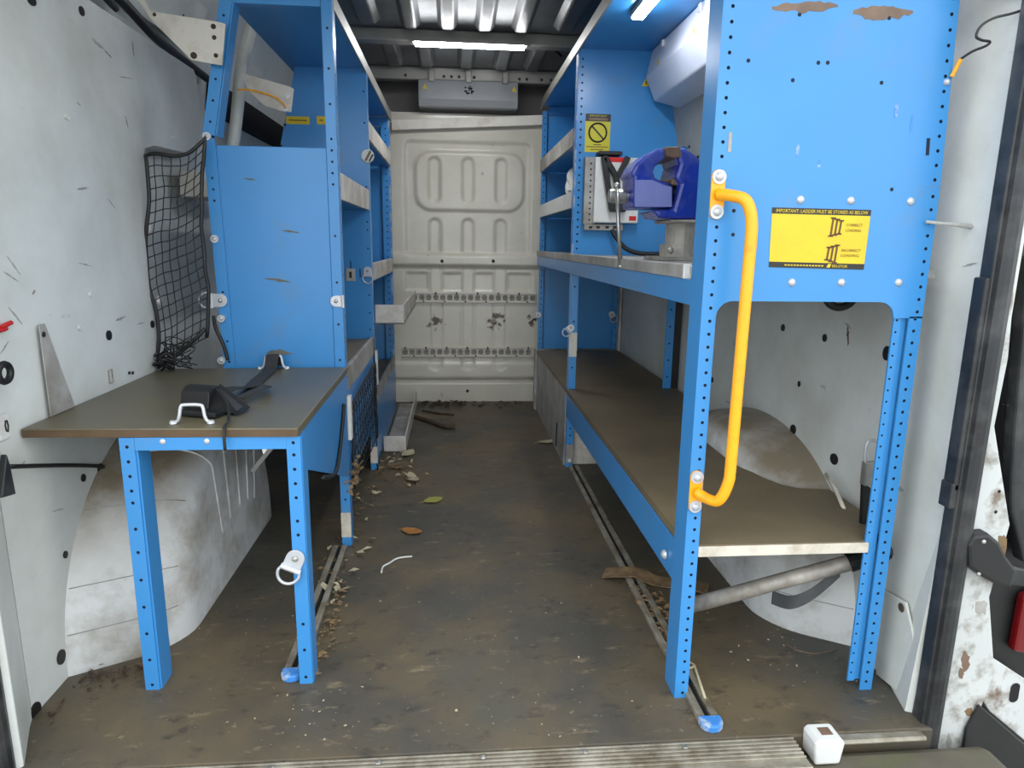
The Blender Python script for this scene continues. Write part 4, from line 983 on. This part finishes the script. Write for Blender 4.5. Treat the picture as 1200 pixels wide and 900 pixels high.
for t in (0.15, 0.5, 0.85):
    p = onface(t, 0.12); MB().box(p.x - 0.010, p.x + 0.004, p.y - 0.012, p.y + 0.012, p.z - 0.012, p.z + 0.012).build('latch', 'zinc', ml, bevel=0.003)
for t in (0.52, 0.86):
    p = onface(t, 0.46); q = Vector((-1, 0, 0)) * 0.0015
    MB().prism([p + q + Vector((0, -.014, -.012)), p + q + Vector((0, .014, -.012)), p + q + Vector((0, 0, .014))], (0.001, 0, 0)).build('warning_triangle', 'sign', ml)
# ceiling box at the front
cb = thing('ceiling_locker', 'grey metal box hung from the roof bar above the bulkhead', 'box', (0.1, 3.83, 1.6))
a, b = P(490, 92, 1, 3.80), P(607, 127, 1, 3.80)
MB().prism([(a.x, 3.81, a.z), (a.x, 3.80, b.z + 0.035), (a.x, 3.815, b.z), (a.x, 4.0, b.z), (a.x, 4.0, a.z)], (b.x - a.x, 0, 0)).build('casing', 'greybox', cb, bevel=0.003)
for x in (a.x + 0.07, (a.x + b.x) / 2, b.x - 0.07): MB().box(x - 0.014, x + 0.014, 3.792, 3.81, a.z - 0.012, a.z + 0.045).build('hinge', 'roofbar', cb, bevel=0.002)
for x in (a.x + 0.02, b.x - 0.035):
    MB().prism([(x, 3.8085 - 0.0015, a.z - 0.05), (x + 0.028, 3.8085 - 0.0015, a.z - 0.05), (x + 0.014, 3.8085 - 0.001, a.z - 0.02)], (0, -0.002, 0)).build('warning_triangle', 'sign', cb)
mb = MB(); cx_, cz_ = (a.x + b.x) / 2, (a.z + b.z) / 2 + 0.015
for k in range(22):
    t = random.uniform(0, 2 * math.pi); r_ = random.gauss(0, 1) * 0.008 + 0.018
    q = (cx_ + r_ * math.cos(t), 3.8045 - 0.0005, cz_ + r_ * math.sin(t)); mb.dome(q, (0, -1, 0), random.uniform(.003, .007), 0.0015, 6)
mb.build('soot_marks', 'dark', cb)

# LED strip lamps
def led(name, a, b, wd, label, strength):
    a = Vector(a); b = Vector(b); t = thing(name, label, 'lamp', (a + b) / 2)
    MB().beam(a + Vector((0, 0, .012)), b + Vector((0, 0, .012)), wd * 1.15, 0.016).build('housing', 'roofbar', t)
    d = (b - a).normalized() * 0.01
    MB().beam(a + d, b - d, wd, 0.010).build('diffuser', 'led', t, bevel=0.003)
    return t
p0, p1 = P(482, 41, 2, ZC - 0.026), P(620, 46, 2, ZC - 0.026)
led('strip_lamp', (p0.x, 3.17, ZC - 0.036), (p1.x, 3.17, ZC - 0.036), 0.045, 'lit white strip lamp across the ribbed roof', 9)
led('strip_lamp', (0.575, 1.70, 1.622), (0.575, 2.27, 1.622), 0.035, 'lit white strip lamp under the top of the right rack', 9)
wl = MB().tube(bez([P(628, 49, 1, 3.2), P(640, 50, 1, 3.3), P(650, 58, 1, 3.4), P(658, 66, 1, 3.45)], 5), 0.006, 7).build('lamp_cable', 'black', smooth=True)
tag(wl, 'black cable curling from the end of the roof strip lamp', 'cable')

# ================================================================= LASHING RAILS
def track_x(x0, x1, y, z, label):
    t = thing('lashing_rail', label, 'rail', ((x0 + x1) / 2, y, z), 'lashing rails on the bulkhead')
    mb = MB().box(x0, x1, y - 0.012, y, z - 0.030, z - 0.018).box(x0, x1, y - 0.012, y, z + 0.018, z + 0.030).box(x0, x1, y - 0.006, y, z - 0.018, z + 0.018)
    mb.build('channel', 'bulk', t, bevel=0.002)
    proto = None
    for x in rng(x0 + 0.02, x1 - 0.02, 0.040):
        if proto is None:
            proto = MB().tube([(0.013 * math.cos(2 * math.pi * k / 14), -0.008, 0.013 * math.sin(2 * math.pi * k / 14)) for k in range(14)], 0.004, 6, closed=True).build('rail_ring', 'greylip', t, smooth=True)
            proto.location = (x, y, z); hol = MB().dome((0, -0.0065, 0), (0, -1, 0), 0.009, 0.001, 10).build('ring_hole', 'galvdark', proto)
        else:
            r_ = proto.copy(); C.objects.link(r_); r_.location = (x, y, z); h_ = hol.copy(); C.objects.link(h_); h_.parent = r_
    mb = MB()
    for x in rng(x0 + 0.02, x1, 0.12): mb.dome((x, y - 0.012, z + 0.024), (0, -1, 0), 0.006, 0.004, 8).dome((x + 0.05, y - 0.012, z - 0.024), (0, -1, 0), 0.005, 0.003, 8)
    mb.build('rivets', 'litterd', t)['kind'] = 'stuff'
yb3 = YB - 0.003
za, zb_ = P(550, 348.5, 1, yb3).z, P(550, 412, 1, yb3).z
track_x(P(482, 348, 1, yb3).x, P(628, 348, 1, yb3).x, yb3, za, 'perforated lashing rail across the bulkhead just below its ledge')
track_x(P(471, 412, 1, yb3).x, P(627, 412, 1, yb3).x, yb3, zb_, 'perforated lashing rail across the lowest part of the bulkhead')
def floor_rail(x, y0, y1, label, cap=True):
    t = thing('floor_rail', label, 'rail', (x, (y0 + y1) / 2, 0), 'slotted floor rails')
    mb = MB().box(x - 0.021, x - 0.006, y0, y1, 0, 0.012).box(x + 0.006, x + 0.021, y0, y1, 0, 0.012).box(x - 0.006, x + 0.006, y0, y1, 0, 0.003)
    mb.build('channel', 'alu', t, bevel=0.002)
    MB().box(x - 0.006, x + 0.006, y0 + 0.02, y1, 0.003, 0.004).build('slot', 'dark', t)
    n = 12; pts = [(x - 0.023, y0 + 0.012, 0)] + [(x - 0.023 * math.cos(math.pi * k / n), y0 - 0.022 * math.sin(math.pi * k / n), 0) for k in range(1, n)] + [(x + 0.023, y0 + 0.012, 0)]
    MB().prism(pts, (0, 0, 0.017)).build('end_cap', 'blueworn', t, bevel=0.004)
    return t
floor_rail(0.500, 1.125, 2.69, 'slotted floor rail with a blue end cap under the right rack')
floor_rail(-0.352, 1.335, 1.965, 'slotted floor rail with a blue end cap beside the table leg')

# ================================================================= LASHING RINGS
def d_ring():
    t = thing('lashing_ring', '', 'ring')
    n = 12
    pts = [(-0.019, 0, -0.016)] + [(0.019 * math.cos(math.pi - math.pi * k / n), 0, 0.006 + 0.019 * math.sin(math.pi * k / n)) for k in range(n + 1)] + [(0.019, 0, -0.016)]
    MB().prism(pts, (0, -0.004, 0)).build('plate', 'zinc', t, bevel=0.001, matrix=Matrix.Identity(4))
    MB().tube([(-0.021, -0.006, -0.017), (0.021, -0.006, -0.017)], 0.006, 10).build('hinge_barrel', 'zinc', t, matrix=Matrix.Identity(4))
    MB().dome((0, -0.004, 0.006), (0, -1, 0), 0.007, 0.005, 8).build('bolt', 'steel', t, matrix=Matrix.Identity(4))
    ring = [(-0.019, -0.006, -0.018)] + [(0.022 * math.cos(math.pi + math.pi * k / 12), -0.007, -0.026 + 0.024 * math.sin(math.pi + math.pi * k / 12)) for k in range(13)] + [(0.019, -0.006, -0.018)]
    MB().tube(bez(ring, 3), 0.0032, 8).build('ring', 'zinc', t, smooth=True, matrix=Matrix.Identity(4))
    return t
ring0 = d_ring()
def place_ring(x, y, ax, val, roll, label, off=0.0, facing=None, first=False, sc=1.0):
    p = P(x, y, ax, val)
    mtx = Matrix.Translation(p) @ (Matrix.Rotation(facing or 0, 4, 'Z')) @ Matrix.Rotation(math.radians(roll), 4, 'Y') @ Matrix.Scale(sc, 4)
    if first:
        ring0.matrix_basis = mtx; ring0['label'] = label; return ring0
    return dup(ring0, mtx, label)
place_ring(256, 352, 1, YT0 - 0.002, 90, 'zinc lashing ring on the net side edge of the left blue panel', first=True)
r2 = place_ring(396, 353, 1, YT0 - 0.002, -90, 'zinc ring plate without its loop on the aisle edge of the left blue panel', sc=0.85)
for ch in list(r2.children):
    if ch.name.startswith('ring'): bpy.data.objects.remove(ch)
place_ring(345, 657, 1, 1.309, 25, 'zinc lashing ring on the front leg of the brown table')
place_ring(431, 319, 1, YT1 - 0.002, 0, 'zinc lashing ring beside the keyhole plate on the left divider', sc=0.85)
place_ring(668, 385, 1, YR1 - 0.002, 45, 'zinc lashing ring on the bare patch of the middle post', sc=0.75)
place_ring(717, 369, 1, YR2 - 0.022, -25, 'zinc lashing ring at the far corner above the lower right shelf', sc=0.9)
place_ring(630, 369, 1, YR2 - 0.002, 90, 'zinc lashing ring where the right rack meets the bulkhead', sc=0.8)
p = P(431, 183, 1, YT1 - 0.001)
sc_ = MB().cyl((p.x, YT1, p.z), (p.x, YT1 - 0.008, p.z), 0.024, 20).build('strap_disc', 'white', bevel=0.002); tag(sc_, 'white disc with dark red stripes on the edge of the left divider', 'disc')
MB().beam((p.x - 0.008, YT1 - 0.009, p.z - 0.018), (p.x + 0.012, YT1 - 0.009, p.z + 0.018), 0.002, 0.009, up=(1, 0, 0)).build('stripe', 'brownjaw', sc_)
MB().beam((p.x + 0.006, YT1 - 0.009, p.z - 0.019), (p.x + 0.02, YT1 - 0.009, p.z + 0.006), 0.002, 0.006, up=(1, 0, 0)).build('stripe', 'signblack', sc_)

# ================================================================= LEFT UPPER DETAILS
def bracket(pts, Y, label, th=0.006):
    q = [P(x, y, 1, Y) for x, y in pts]
    o = MB().prism([(p.x, Y, p.z) for p in q], (0, th, 0)).build('sheet_bracket', 'beige')
    return tag(o, label, 'bracket')
b1_ = bracket([(158, -6), (166, -6), (176, 13), (258, 26), (264, 28), (260, 76), (256, 76), (224, 70), (200, 46), (178, 24)], 1.955, 'dirty beige sheet bracket joining the wall top to the blue rack post')
for x, y, r_ in ((251, 44, .006), (253, 65, .006), (227, 65, .009), (215, 18, .003), (181, 17, .005), (250, 31, .007)):
    p = P(x, y, 1, 1.955); MB().dome((p.x, 1.955, p.z), (0, -1, 0), r_, 0.002, 8).build('bolt_hole', 'litterd', b1_)
b2_ = bracket([(281, 85), (292, 88), (338, 101), (344, 104), (341, 131), (333, 131), (310, 124), (292, 107)], 2.32, 'beige sheet bracket behind the window of the left rack')
for x, y in ((338, 113), (335, 128)):
    p = P(x, y, 1, 2.32); MB().cyl((p.x, 2.32, p.z), (p.x, 2.315, p.z), 0.008, 12).build('washer', 'zinc', b2_)
MB().tube(bez([P(279, 105, 1, 2.315), P(296, 106, 1, 2.315), P(320, 113, 1, 2.312), P(330, 120, 1, 2.31), P(335, 127, 1, 2.31)], 5), 0.003, 6).build('earth_wire', 'yellow', b2_, smooth=True)
# cable loom along the top of the wall panel
cl = MB().tube(bez([(-0.845, 1.3, 1.53), (-0.84, 1.75, 1.525), (-0.835, 1.93, 1.515), (-0.825, 2.1, 1.475), (-0.835, 2.3, 1.47), (-0.85, 2.6, 1.47)], 6), 0.013, 8).tube(bez([(-0.835, 1.3, 1.505), (-0.835, 1.75, 1.50), (-0.845, 1.93, 1.49)], 6), 0.008, 8).build('cable_loom', 'black', smooth=True)
tag(cl, 'black cable loom running along the top edge of the left wall', 'cable')
# pressed body ribs and dark gap seen through the rack window
struct(MB().tube(bez([P(305, 14, 1, 2.5), P(296, 30, 1, 2.5), P(288, 55, 1, 2.5), P(282, 90, 1, 2.5), P(277, 140, 1, 2.5), P(272, 180, 1, 2.5)], 6), 0.02, 10).build('wall_left_pillar', 'wall', smooth=True))
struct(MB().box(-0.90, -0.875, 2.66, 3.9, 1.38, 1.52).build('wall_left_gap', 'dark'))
struct(MB().box(-0.905, -0.87, 2.75, 3.9, 1.20, 1.25).build('wall_left_rail', 'black'))
# beige bin glimpsed through the net
bn = thing('parts_bin', 'beige box standing behind the black cargo net', 'box', (-0.80, 2.35, 1.06))
a, b = P(209, 200, 1, 2.3), P(243, 231, 1, 2.3)
MB().box(a.x, b.x + 0.02, 2.3, 2.31, b.z, a.z).build('front_wall', 'beige', bn, bevel=0.002)
MB().box(a.x, b.x + 0.02, 2.31, 2.62, b.z, b.z + 0.008).build('base', 'beige', bn)
MB().box(a.x, a.x + 0.006, 2.31, 2.62, b.z, a.z).build('side_wall', 'beige', bn)

# ---- left wall furniture close to the door
hk = thing('wall_plug_cable', 'black cable from a wall hole to a dark plug on the left wall', 'cable', (-0.82, 1.4, 0.45))
p = P(117, 548, 0, XL + 0.006)
e = P(8, 547, 0, -0.80)
MB().tube(bez([(XL + 0.004, p.y, p.z), (XL + 0.02, p.y - 0.02, p.z + 0.01), (-0.80, (p.y + e.y) / 2, (p.z + e.z) / 2 + 0.004), (-0.80, e.y, e.z)], 6), 0.0045, 8).build('lead', 'black', hk, smooth=True)
a, b, c_, d_ = P(0, 532, 0, -0.795), P(4, 545, 0, -0.795), P(11, 579, 0, -0.795), P(-6, 584, 0, -0.795)
MB().prism([a, b, c_, d_], (0.012, 0, 0)).build('plug', 'rubber', hk, bevel=0.002)
gr = P(5, 437, 0, -0.80)
o = MB().tube([(-0.80, gr.y + 0.017 * math.cos(2 * math.pi * k / 20), gr.z + 0.016 * math.sin(2 * math.pi * k / 20)) for k in range(20)], 0.006, 8, closed=True).build('rubber_ring', 'black', smooth=True)
tag(o, 'black rubber ring on the left wall above the white socket', 'ring')
a, b = P(-6, 488, 0, XL + 0.001), P(10, 512, 0, XL + 0.001)
o = MB().box(XL, XL + 0.006, min(a.y, b.y), max(a.y, b.y), b.z, a.z).build('wall_socket', 'white', bevel=0.001); tag(o, 'small white square socket plate on the left wall', 'socket')
q = (a + b) / 2; MB().tube([(XL + 0.0065, q.y + 0.005 + 0.004 * math.cos(k), q.z + 0.012 * math.sin(k)) for k in (0, 1, 2, 3, 4, 5)], 0.0015, 5, closed=True).build('socket_mark', 'black', o)
rc = thing('crimp_pair', 'two red crimp connectors on the left wall', 'connector', (-0.82, 1.24, 0.77))
for (x0, y0, x1, y1) in ((0, 384, 13, 378), (-3, 388, 7, 385)):
    MB().tube([P(x0, y0, 0, XL + 0.006), P(x1, y1, 0, XL + 0.006)], 0.0045, 8).build('crimp', 'red', rc)
for (x, y, nm) in ((129, 441, 'a'),):
    p = P(x, y, 0, XL); o = MB().tube([(XL + 0.002, p.y + s * 0.008, p.z + t * 0.016) for s, t in ((-1, -1), (1, -1), (1, 1), (-1, 1))], 0.002, 5, closed=True).build('wall_clip', 'greylip'); tag(o, 'small wire clip on the left wall just above the table', 'clip')
    for dx in (22, 26): wall_disc(pl, x + dx, y - 4, XL + 0.0005, .004, .004)

# ================================================================= RIGHT LOWER DETAILS
# galvanised tube and dark curved strip below the shelf
gt = thing('galvanised_tube', 'grey galvanised tube slanting below the lower right shelf', 'tube', (0.7, 1.3, 0.16))
ta, tb_ = P(808, 710, 1, 1.31), P(1000, 658, 1, 1.31); tc_ = P(1034, 646, 1, 1.29)
MB().tube([ta, tb_, tc_], [0.0165, 0.0175, 0.012], 14).build('tube', 'galv', gt, smooth=True)
MB().tube([ta.lerp(tb_, 0.97), tc_ + Vector((0.02, 0, 0.003))], [0.021, 0.019], 12).build('sleeve', 'black', gt)
st = ribbon(bez([P(905, 700, 1, 1.34), P(925, 706, 1, 1.34), P(945, 700, 1, 1.34), P(965, 686, 1, 1.34), P(985, 668, 1, 1.34)], 5), 0.03, 0.003, up=(0.2, 0.4, 1)).build('dark_strip', 'rubber')
tag(st, 'dark curved strip beneath the galvanised tube', 'strap')
# white foot plate by the wall
q = [P(x, y, 0, 0.93) for x, y in ((1032, 690), (1061, 706), (1070, 745), (1069, 800), (1060, 818), (1026, 790))]
fp = MB().prism(q, (0.006, 0, 0)).build('foot_plate', 'wall', bevel=0.002); tag(fp, 'white metal foot plate at the base of the right wall', 'plate')
p = P(1056, 712, 0, 0.929); MB().dome((0.929, p.y, p.z), (-1, 0, 0), 0.010, 0.002).build('plate_hole', 'litterd', fp)
# over-centre latch behind the post
la = thing('toggle_latch', 'chrome toggle latch with black lever behind the right rack post', 'latch', (0.885, 1.30, 0.36))
lp = lambda x, y: P(x, y, 1, 1.30)
MB().tube(bez([lp(1030, 520), lp(1024, 516), lp(1017, 518), lp(1014, 530), lp(1014, 542)], 5), 0.003, 7).build('wire_loop', 'zinc', la, smooth=True)
a, b = lp(1013, 541), lp(1026, 568); MB().box(a.x, b.x, 1.29, 1.31, b.z, a.z).build('body', 'steel', la, bevel=0.003)
MB().prism([lp(1012, 566), lp(1021, 572), lp(1018, 622), lp(1010, 616)], (0, 0.012, 0)).build('lever', 'black', la, bevel=0.002)
# loose stick on the wheel arch
sk = MB().tube([P(968, 556, 0, 0.915), P(980, 575, 0, 0.90), P(992, 604, 0, 0.89)], 0.005, 7).build('stick', 'whiteedge', smooth=True); tag(sk, 'thin pale stick leaning on the dusty right wheel arch', 'stick')
# black ring hanging under the end panel
p = P(985, 345, 1, 1.42)
br = MB().tube([(p.x + 0.033 * math.cos(2 * math.pi * k / 24), 1.42, p.z + 0.0 + 0.028 * math.sin(2 * math.pi * k / 24)) for k in range(24)], 0.009, 8, closed=True).build('rubber_ring', 'black', smooth=True)
tag(br, 'black rubber ring hanging behind the bottom edge of the big blue panel', 'ring')
MB().tube([(p.x, 1.42, p.z + 0.028), (p.x, 1.42, 0.870)], 0.004, 6).build('hanger', 'black', br)
# wire and pin near the panel edge
ew = thing('earth_wire', 'dark earth wire with a yellow sleeve beside the top of the big blue panel', 'wire', (0.9, 1.2, 1.25))
MB().tube(bez([P(1126, 69, 1, 1.20), P(1140, 60, 1, 1.185), P(1155, 54, 1, 1.17), P(1160, 49, 1, 1.165), P(1150, 47, 1, 1.165), P(1144, 42, 1, 1.165), P(1150, 30, 1, 1.165), P(1165, 21, 1, 1.16), P(1185, 16, 1, 1.15), P(1210, 8, 1, 1.14)], 6), 0.0022, 7).build('lead', 'rubber', ew, smooth=True)
MB().tube([P(1115, 90, 1, 1.208), P(1121, 79, 1, 1.205), P(1126, 69, 1, 1.20)], 0.0036, 8).build('sleeve', 'yellow', ew)
p = P(1110, 96, 1, 1.21); MB().dome((p.x, 1.212, p.z), (0, -1, 0), 0.006, 0.006).build('eyelet', 'zinc', ew)
pn = MB().cyl(P(1085, 260, 1, 1.206), P(1125, 264, 1, 1.19), 0.003, 8).cyl(P(1125, 264, 1, 1.19), P(1141, 266, 1, 1.185), 0.0042, 8).build('steel_pin', 'greylip'); tag(pn, 'thin grey steel pin poking out beside the big blue panel', 'pin')
tc2 = MB().box(0.875, 0.93, 1.15, 1.21, 1.352, 1.375).build('wall_tab', 'white', bevel=0.003); tag(tc2, 'white plastic tab above the top corner of the big blue panel', 'tab')

# striker block on the threshold
sb = thing('striker_block', 'white moulded striker block standing on the threshold', 'block', (0.705, 1.06, 0))
MB().prism([(0.672, 1.042, -0.028), (0.722, 1.042, -0.028), (0.728, 1.042, 0.016), (0.722, 1.042, 0.024), (0.676, 1.042, 0.024), (0.670, 1.042, 0.016)], (0, 0.05, 0)).build('body', 'white', sb, bevel=0.005)
MB().box(0.690, 0.712, 1.058, 1.078, 0.0235, 0.0248).build('recess', 'brownjaw', sb)

# door latch hardware on the jamb, tail lamp and lower hinge plate
dl = thing('door_latch', 'black door latch bolted to the white door jamb', 'latch', (0.96, 1.03, 0.36))
lq = lambda x, y: P(x, y, 1, 1.035)
def poly(pts, Y, dy, name, material, parent, bev=0.004):
    return MB().prism([P(x, y, 1, Y) for x, y in pts], (0, dy, 0)).build(name, material, parent, bevel=bev)
poly([(1135, 640), (1142, 628), (1160, 626), (1172, 636), (1180, 652), (1192, 668), (1186, 690), (1165, 684), (1150, 676), (1136, 665)], 1.085, 0.03, 'latch_body', 'black', dl, 0.006)
for x, y in ((1153, 635), (1147, 673)): q = P(x, y, 1, 1.084); MB().dome((q.x, 1.085, q.z), (0, -1, 0), 0.0045, 0.004).build('screw', 'steel', dl)
poly([(1168, 660), (1205, 668), (1215, 690), (1170, 684)], 1.095, 0.02, 'latch_arm', 'rubber', dl)
tl = thing('tail_lamp', 'red tail lamp half hidden beyond the door jamb', 'lamp', (1.04, 0.98, 0.2))
MB().prism([P(x, y, 1, 1.14) for x, y in ((1200, 700), (1240, 680), (1240, 775), (1188, 764))], (0, 0.02, 0)).build('lens', 'tail', tl, bevel=0.006)
MB().prism([P(x, y, 1, 1.162) for x, y in ((1150, 640), (1290, 640), (1290, 800), (1150, 800))], (0, 0.02, 0)).build('housing', 'black', tl)
# door behind: dark strip in the upper right corner beyond the jamb
dd = thing('rear_door', 'dark inner edge of the opened rear door beyond the jamb', 'door', (1.1, 1.19, -0.1))
MB().box(0.975, 1.3, 1.185, 1.21, -0.3, 1.9).build('door_edge', 'black', dd)
MB().prism([P(x, y, 1, 1.12) for x, y in ((1192, 480), (1206, 300), (1260, 300), (1260, 660), (1200, 660), (1186, 600), (1186, 560))], (0, 0.03, 0)).build('door_seal', 'rubber', dd, bevel=0.005)
hp = thing('hinge_plate', 'white plate with an oval slot below the tail lamp', 'plate', (1.0, 1.0, 0.1))
poly([(1150, 768), (1162, 770), (1215, 805), (1215, 880), (1160, 834), (1148, 815)], 1.118, 0.008, 'plate', 'jamb', hp, 0.002)
q = P(1189, 812, 1, 1.117)
MB().prism([(q.x + 0.010 * math.cos(t), 1.1175, q.z + (0.012 if math.sin(t) > 0 else -0.012) + 0.010 * math.sin(t)) for t in [2 * math.pi * k / 18 for k in range(18)]], (0, -0.0006, 0)).build('oval_slot', 'dark', hp)
poly([(1132, 855), (1148, 826), (1210, 880), (1210, 930), (1120, 930)], 1.105, 0.006, 'lower_cover', 'black', dd)

# ================================================================= FLOOR DEBRIS
def leaf(px, py, L, W, rot, material, label, curl=0.3, group=None):
    p = P(px, py, 2, 0.0); mb = MB(); n = 7; vs = []; fs = []
    for i in range(n + 1):
        t = i / n; wv = W * math.sin(math.pi * min(1, t * 0.96 + 0.03)) ** 0.8 * random.uniform(0.8, 1.1)
        for k, s in enumerate((-1, 0, 1)):
            vs.append(Vector(((t - 0.5) * L, s * wv, 0.003 + curl * L * (abs(t - 0.5) * 0.6) ** 1.5 + (0.25 * wv * curl if s else 0) + random.uniform(0, 0.002))))
    for i in range(n):
        for k in range(2): fs.append((i * 3 + k, i * 3 + 3 + k, i * 3 + 4 + k, i * 3 + 1 + k))
    R_ = Matrix.Rotation(rot, 3, 'Z'); vs = [R_ @ v for v in vs]
    o = mb.add(vs, fs).build('leaf', material); o.location = p
    md = o.modifiers.new('s', 'SOLIDIFY'); md.thickness = 0.0008
    stem = MB().tube([R_ @ Vector((-L / 2, 0, 0.006)), R_ @ Vector((-L * 0.75, 0.004, 0.003))], 0.0009, 5).build('stem', material, o, matrix=Matrix.Identity(4))
    return tag(o, label, 'leaf', group)
leaf(508, 587, 0.075, 0.026, 0.5, 'leafg', 'yellow green leaf lying in the aisle', 0.2)
leaf(483, 624, 0.07, 0.026, -0.4, 'leafb', 'orange brown leaf lying in the aisle', 0.35)
leaf(478, 533, 0.10, 0.028, 1.2, 'leafp', 'pale dry leaf curled on the floor by the lower tray', 0.5)
leaf(484, 562, 0.11, 0.022, 1.9, 'leafp', 'large pale curled leaf on the floor between the tray and the green leaf', 0.6)
leaf(641, 519, 0.09, 0.022, 0.3, 'leafp', 'pale leaf on the floor beside the grey kick panel', 0.5)
leaf(463, 548, 0.09, 0.024, 2.5, 'litter', 'dull brown leaf on the floor in front of the lower tray', 0.4)
wv = [P(x, y, 2, 0.004) for x, y in ((447, 671), (449, 664), (456, 660), (464, 655), (472, 653), (483, 652))]
wo = MB().tube(bez(wv, 5), 0.0028, 6).build('wire_offcut', 'white', smooth=True); tag(wo, 'short bent white wire offcut on the floor', 'wire')
for pts, r_, lab in ((((486, 488), (505, 494), (522, 500), (533, 500)), 0.011, 'thick dark stick on the floor near the bulkhead'), (((495, 481), (512, 484), (532, 486)), 0.005, 'thin dark twig on the floor near the bulkhead')):
    o = MB().tube(bez([P(x, y, 2, r_) for x, y in pts], 4), r_, 7).build('stick', 'litterd', smooth=True); tag(o, lab, 'stick')
# brown tape strip lying over the right rail
tpz = [P(x, y, 2, 0.015) for x, y in ((708, 668), (728, 671), (748, 672))] + [P(768, 678, 2, 0.012), P(800, 684, 2, 0.006), P(830, 690, 2, 0.006)]
tpz = [Vector((p.x, p.y, 0.017 if 0.46 < p.x < 0.54 else 0.006)) for p in tpz]
tpo = ribbon(bez(tpz, 5), 0.06, 0.002).build('tape_strip', 'litter'); tag(tpo, 'crumpled brown tape strip lying across the right floor rail', 'tape')
tw = MB().tube(bez([P(x, y, 2, 0.004) for x, y in ((922, 755), (935, 762), (955, 766), (972, 763), (980, 760))], 5), 0.0015, 5).build('thin_wire', 'brownjaw', smooth=True); tag(tw, 'thin reddish wire on the floor below the right wheel arch', 'wire')
wrp = MB().tube([(0.512 + 0.0, 1.19, 0.014)] + [(0.512 + 0.016 * math.cos(k * 1.05), 1.30 + 0.012 * math.sin(k * 1.05), 0.015) for k in range(7)], 0.003, 6).build('twine', 'leafp', smooth=True); tag(wrp, 'knot of pale twine around the right floor rail', 'twine')
def litter(spots, name, label, n, smin, smax, material):
    mb = MB()
    for k in range(n):
        (ax_, ay_, bx_, by_, wd) = random.choice(spots); t = random.random()
        p = P(ax_ + (bx_ - ax_) * t, ay_ + (by_ - ay_) * t, 2, 0.0)
        x = p.x + random.gauss(0, wd); y = p.y + random.gauss(0, wd * 1.6)
        if not (-0.8 < x < 0.9 and 1.1 < y < 3.9): continue
        s = random.uniform(smin, smax); an = random.uniform(0, 6.28); z = random.uniform(0.001, 0.008)
        u = Vector((math.cos(an), math.sin(an), random.uniform(-.3, .3))) * s; v = Vector((-math.sin(an), math.cos(an), random.uniform(-.3, .3))) * s * random.uniform(.2, .7)
        c0 = Vector((x, y, z + s * 0.3)); mb.add([c0 - u, c0 - v, c0 + u, c0 + v + Vector((0, 0, s * .3))], [(0, 1, 2), (0, 2, 3)])
    o = mb.build(name, material); return tag(o, label, 'debris', kind='stuff')
litter([(380, 690, 440, 560, 0.022), (440, 560, 455, 530, 0.02), (372, 790, 400, 680, 0.015), (455, 545, 480, 560, 0.05)], 'leaf_litter', 'crumbled leaf litter along the foot of the left rack', 420, 0.003, 0.011, 'litter')
litter([(490, 474, 620, 474, 0.035), (490, 472, 540, 474, 0.03)], 'leaf_litter', 'dark leaf litter along the foot of the bulkhead', 320, 0.005, 0.018, 'litterd')
litter([(735, 690, 795, 720, 0.02), (760, 700, 790, 760, 0.015)], 'leaf_litter', 'reddish leaf litter caught beside the right floor rail', 260, 0.003, 0.012, 'litter')
litter([(200, 720, 320, 720, 0.05), (330, 820, 400, 860, 0.06), (420, 700, 700, 800, 0.14), (860, 740, 960, 780, 0.06), (520, 860, 720, 870, 0.06)], 'floor_crumbs', 'pale crumbs scattered over the whole floor', 200, 0.0012, 0.004, 'leafp')
litter([(85, 800, 180, 785, 0.012), (45, 845, 80, 800, 0.012)], 'leaf_litter', 'dark dirt gathered where the left wall meets the floor', 160, 0.003, 0.010, 'litterd')
litter([(385, 700, 440, 565, 0.03), (450, 540, 490, 570, 0.045), (455, 520, 470, 540, 0.03)], 'leaf_litter', 'pale curled leaf flakes beside the foot of the left rack', 70, 0.008, 0.020, 'leafp')
# dried plant caught in the shelf net
dp = MB(); p = P(412, 550, 0, -0.31)
for k in range(40):
    c0 = p + Vector((random.uniform(0, .02), random.gauss(0, .05), random.gauss(-0.02, .02))); u = Vector((random.uniform(-.01, .01), random.uniform(-.012, .012), random.uniform(-.01, .01)))
    dp.add([c0 - u, c0 + Vector((.004, .004, .006)), c0 + u, c0 - Vector((.002, .006, .004))], [(0, 1, 2), (0, 2, 3)])
tag(dp.build('dried_weed', 'litter'), 'dried weed caught in the bottom of the shelf net', 'plant', kind='stuff')
# crumpled bag on the far shelf
cbm = MB(); cx_ = P(660, 200, 1, 3.5); vs = []; fs = []; nu, nv = 20, 14
for j in range(nv + 1):
    t = math.pi * j / nv
    for i in range(nu):
        q = 2 * math.pi * i / nu
        d = Vector((math.sin(t) * math.cos(q), math.sin(t) * math.sin(q), math.cos(t)))
        k = 1 + 0.22 * noise.noise(d * 2.7) + 0.10 * noise.noise(d * 7)
        vs.append((0.60 + d.x * 0.09 * k, 3.12 + d.y * 0.16 * k, 1.187 + d.z * 0.108 * min(k, 1.03)))
for j in range(nv):
    for i in range(nu): fs.append((j * nu + i, (j + 1) * nu + i, (j + 1) * nu + (i + 1) % nu, j * nu + (i + 1) % nu))
bgo = cbm.add(vs, fs).build('crumpled_bag', 'bag'); tag(bgo, 'crumpled pale plastic bag on the far bay shelf of the right rack', 'bag')
MB().tube(bez([(0.56, 2.99, 1.29), (0.55, 2.975, 1.25), (0.535, 2.965, 1.20), (0.55, 2.97, 1.13)], 5), 0.006, 6).build('tie_cord', 'black', bgo, smooth=True)
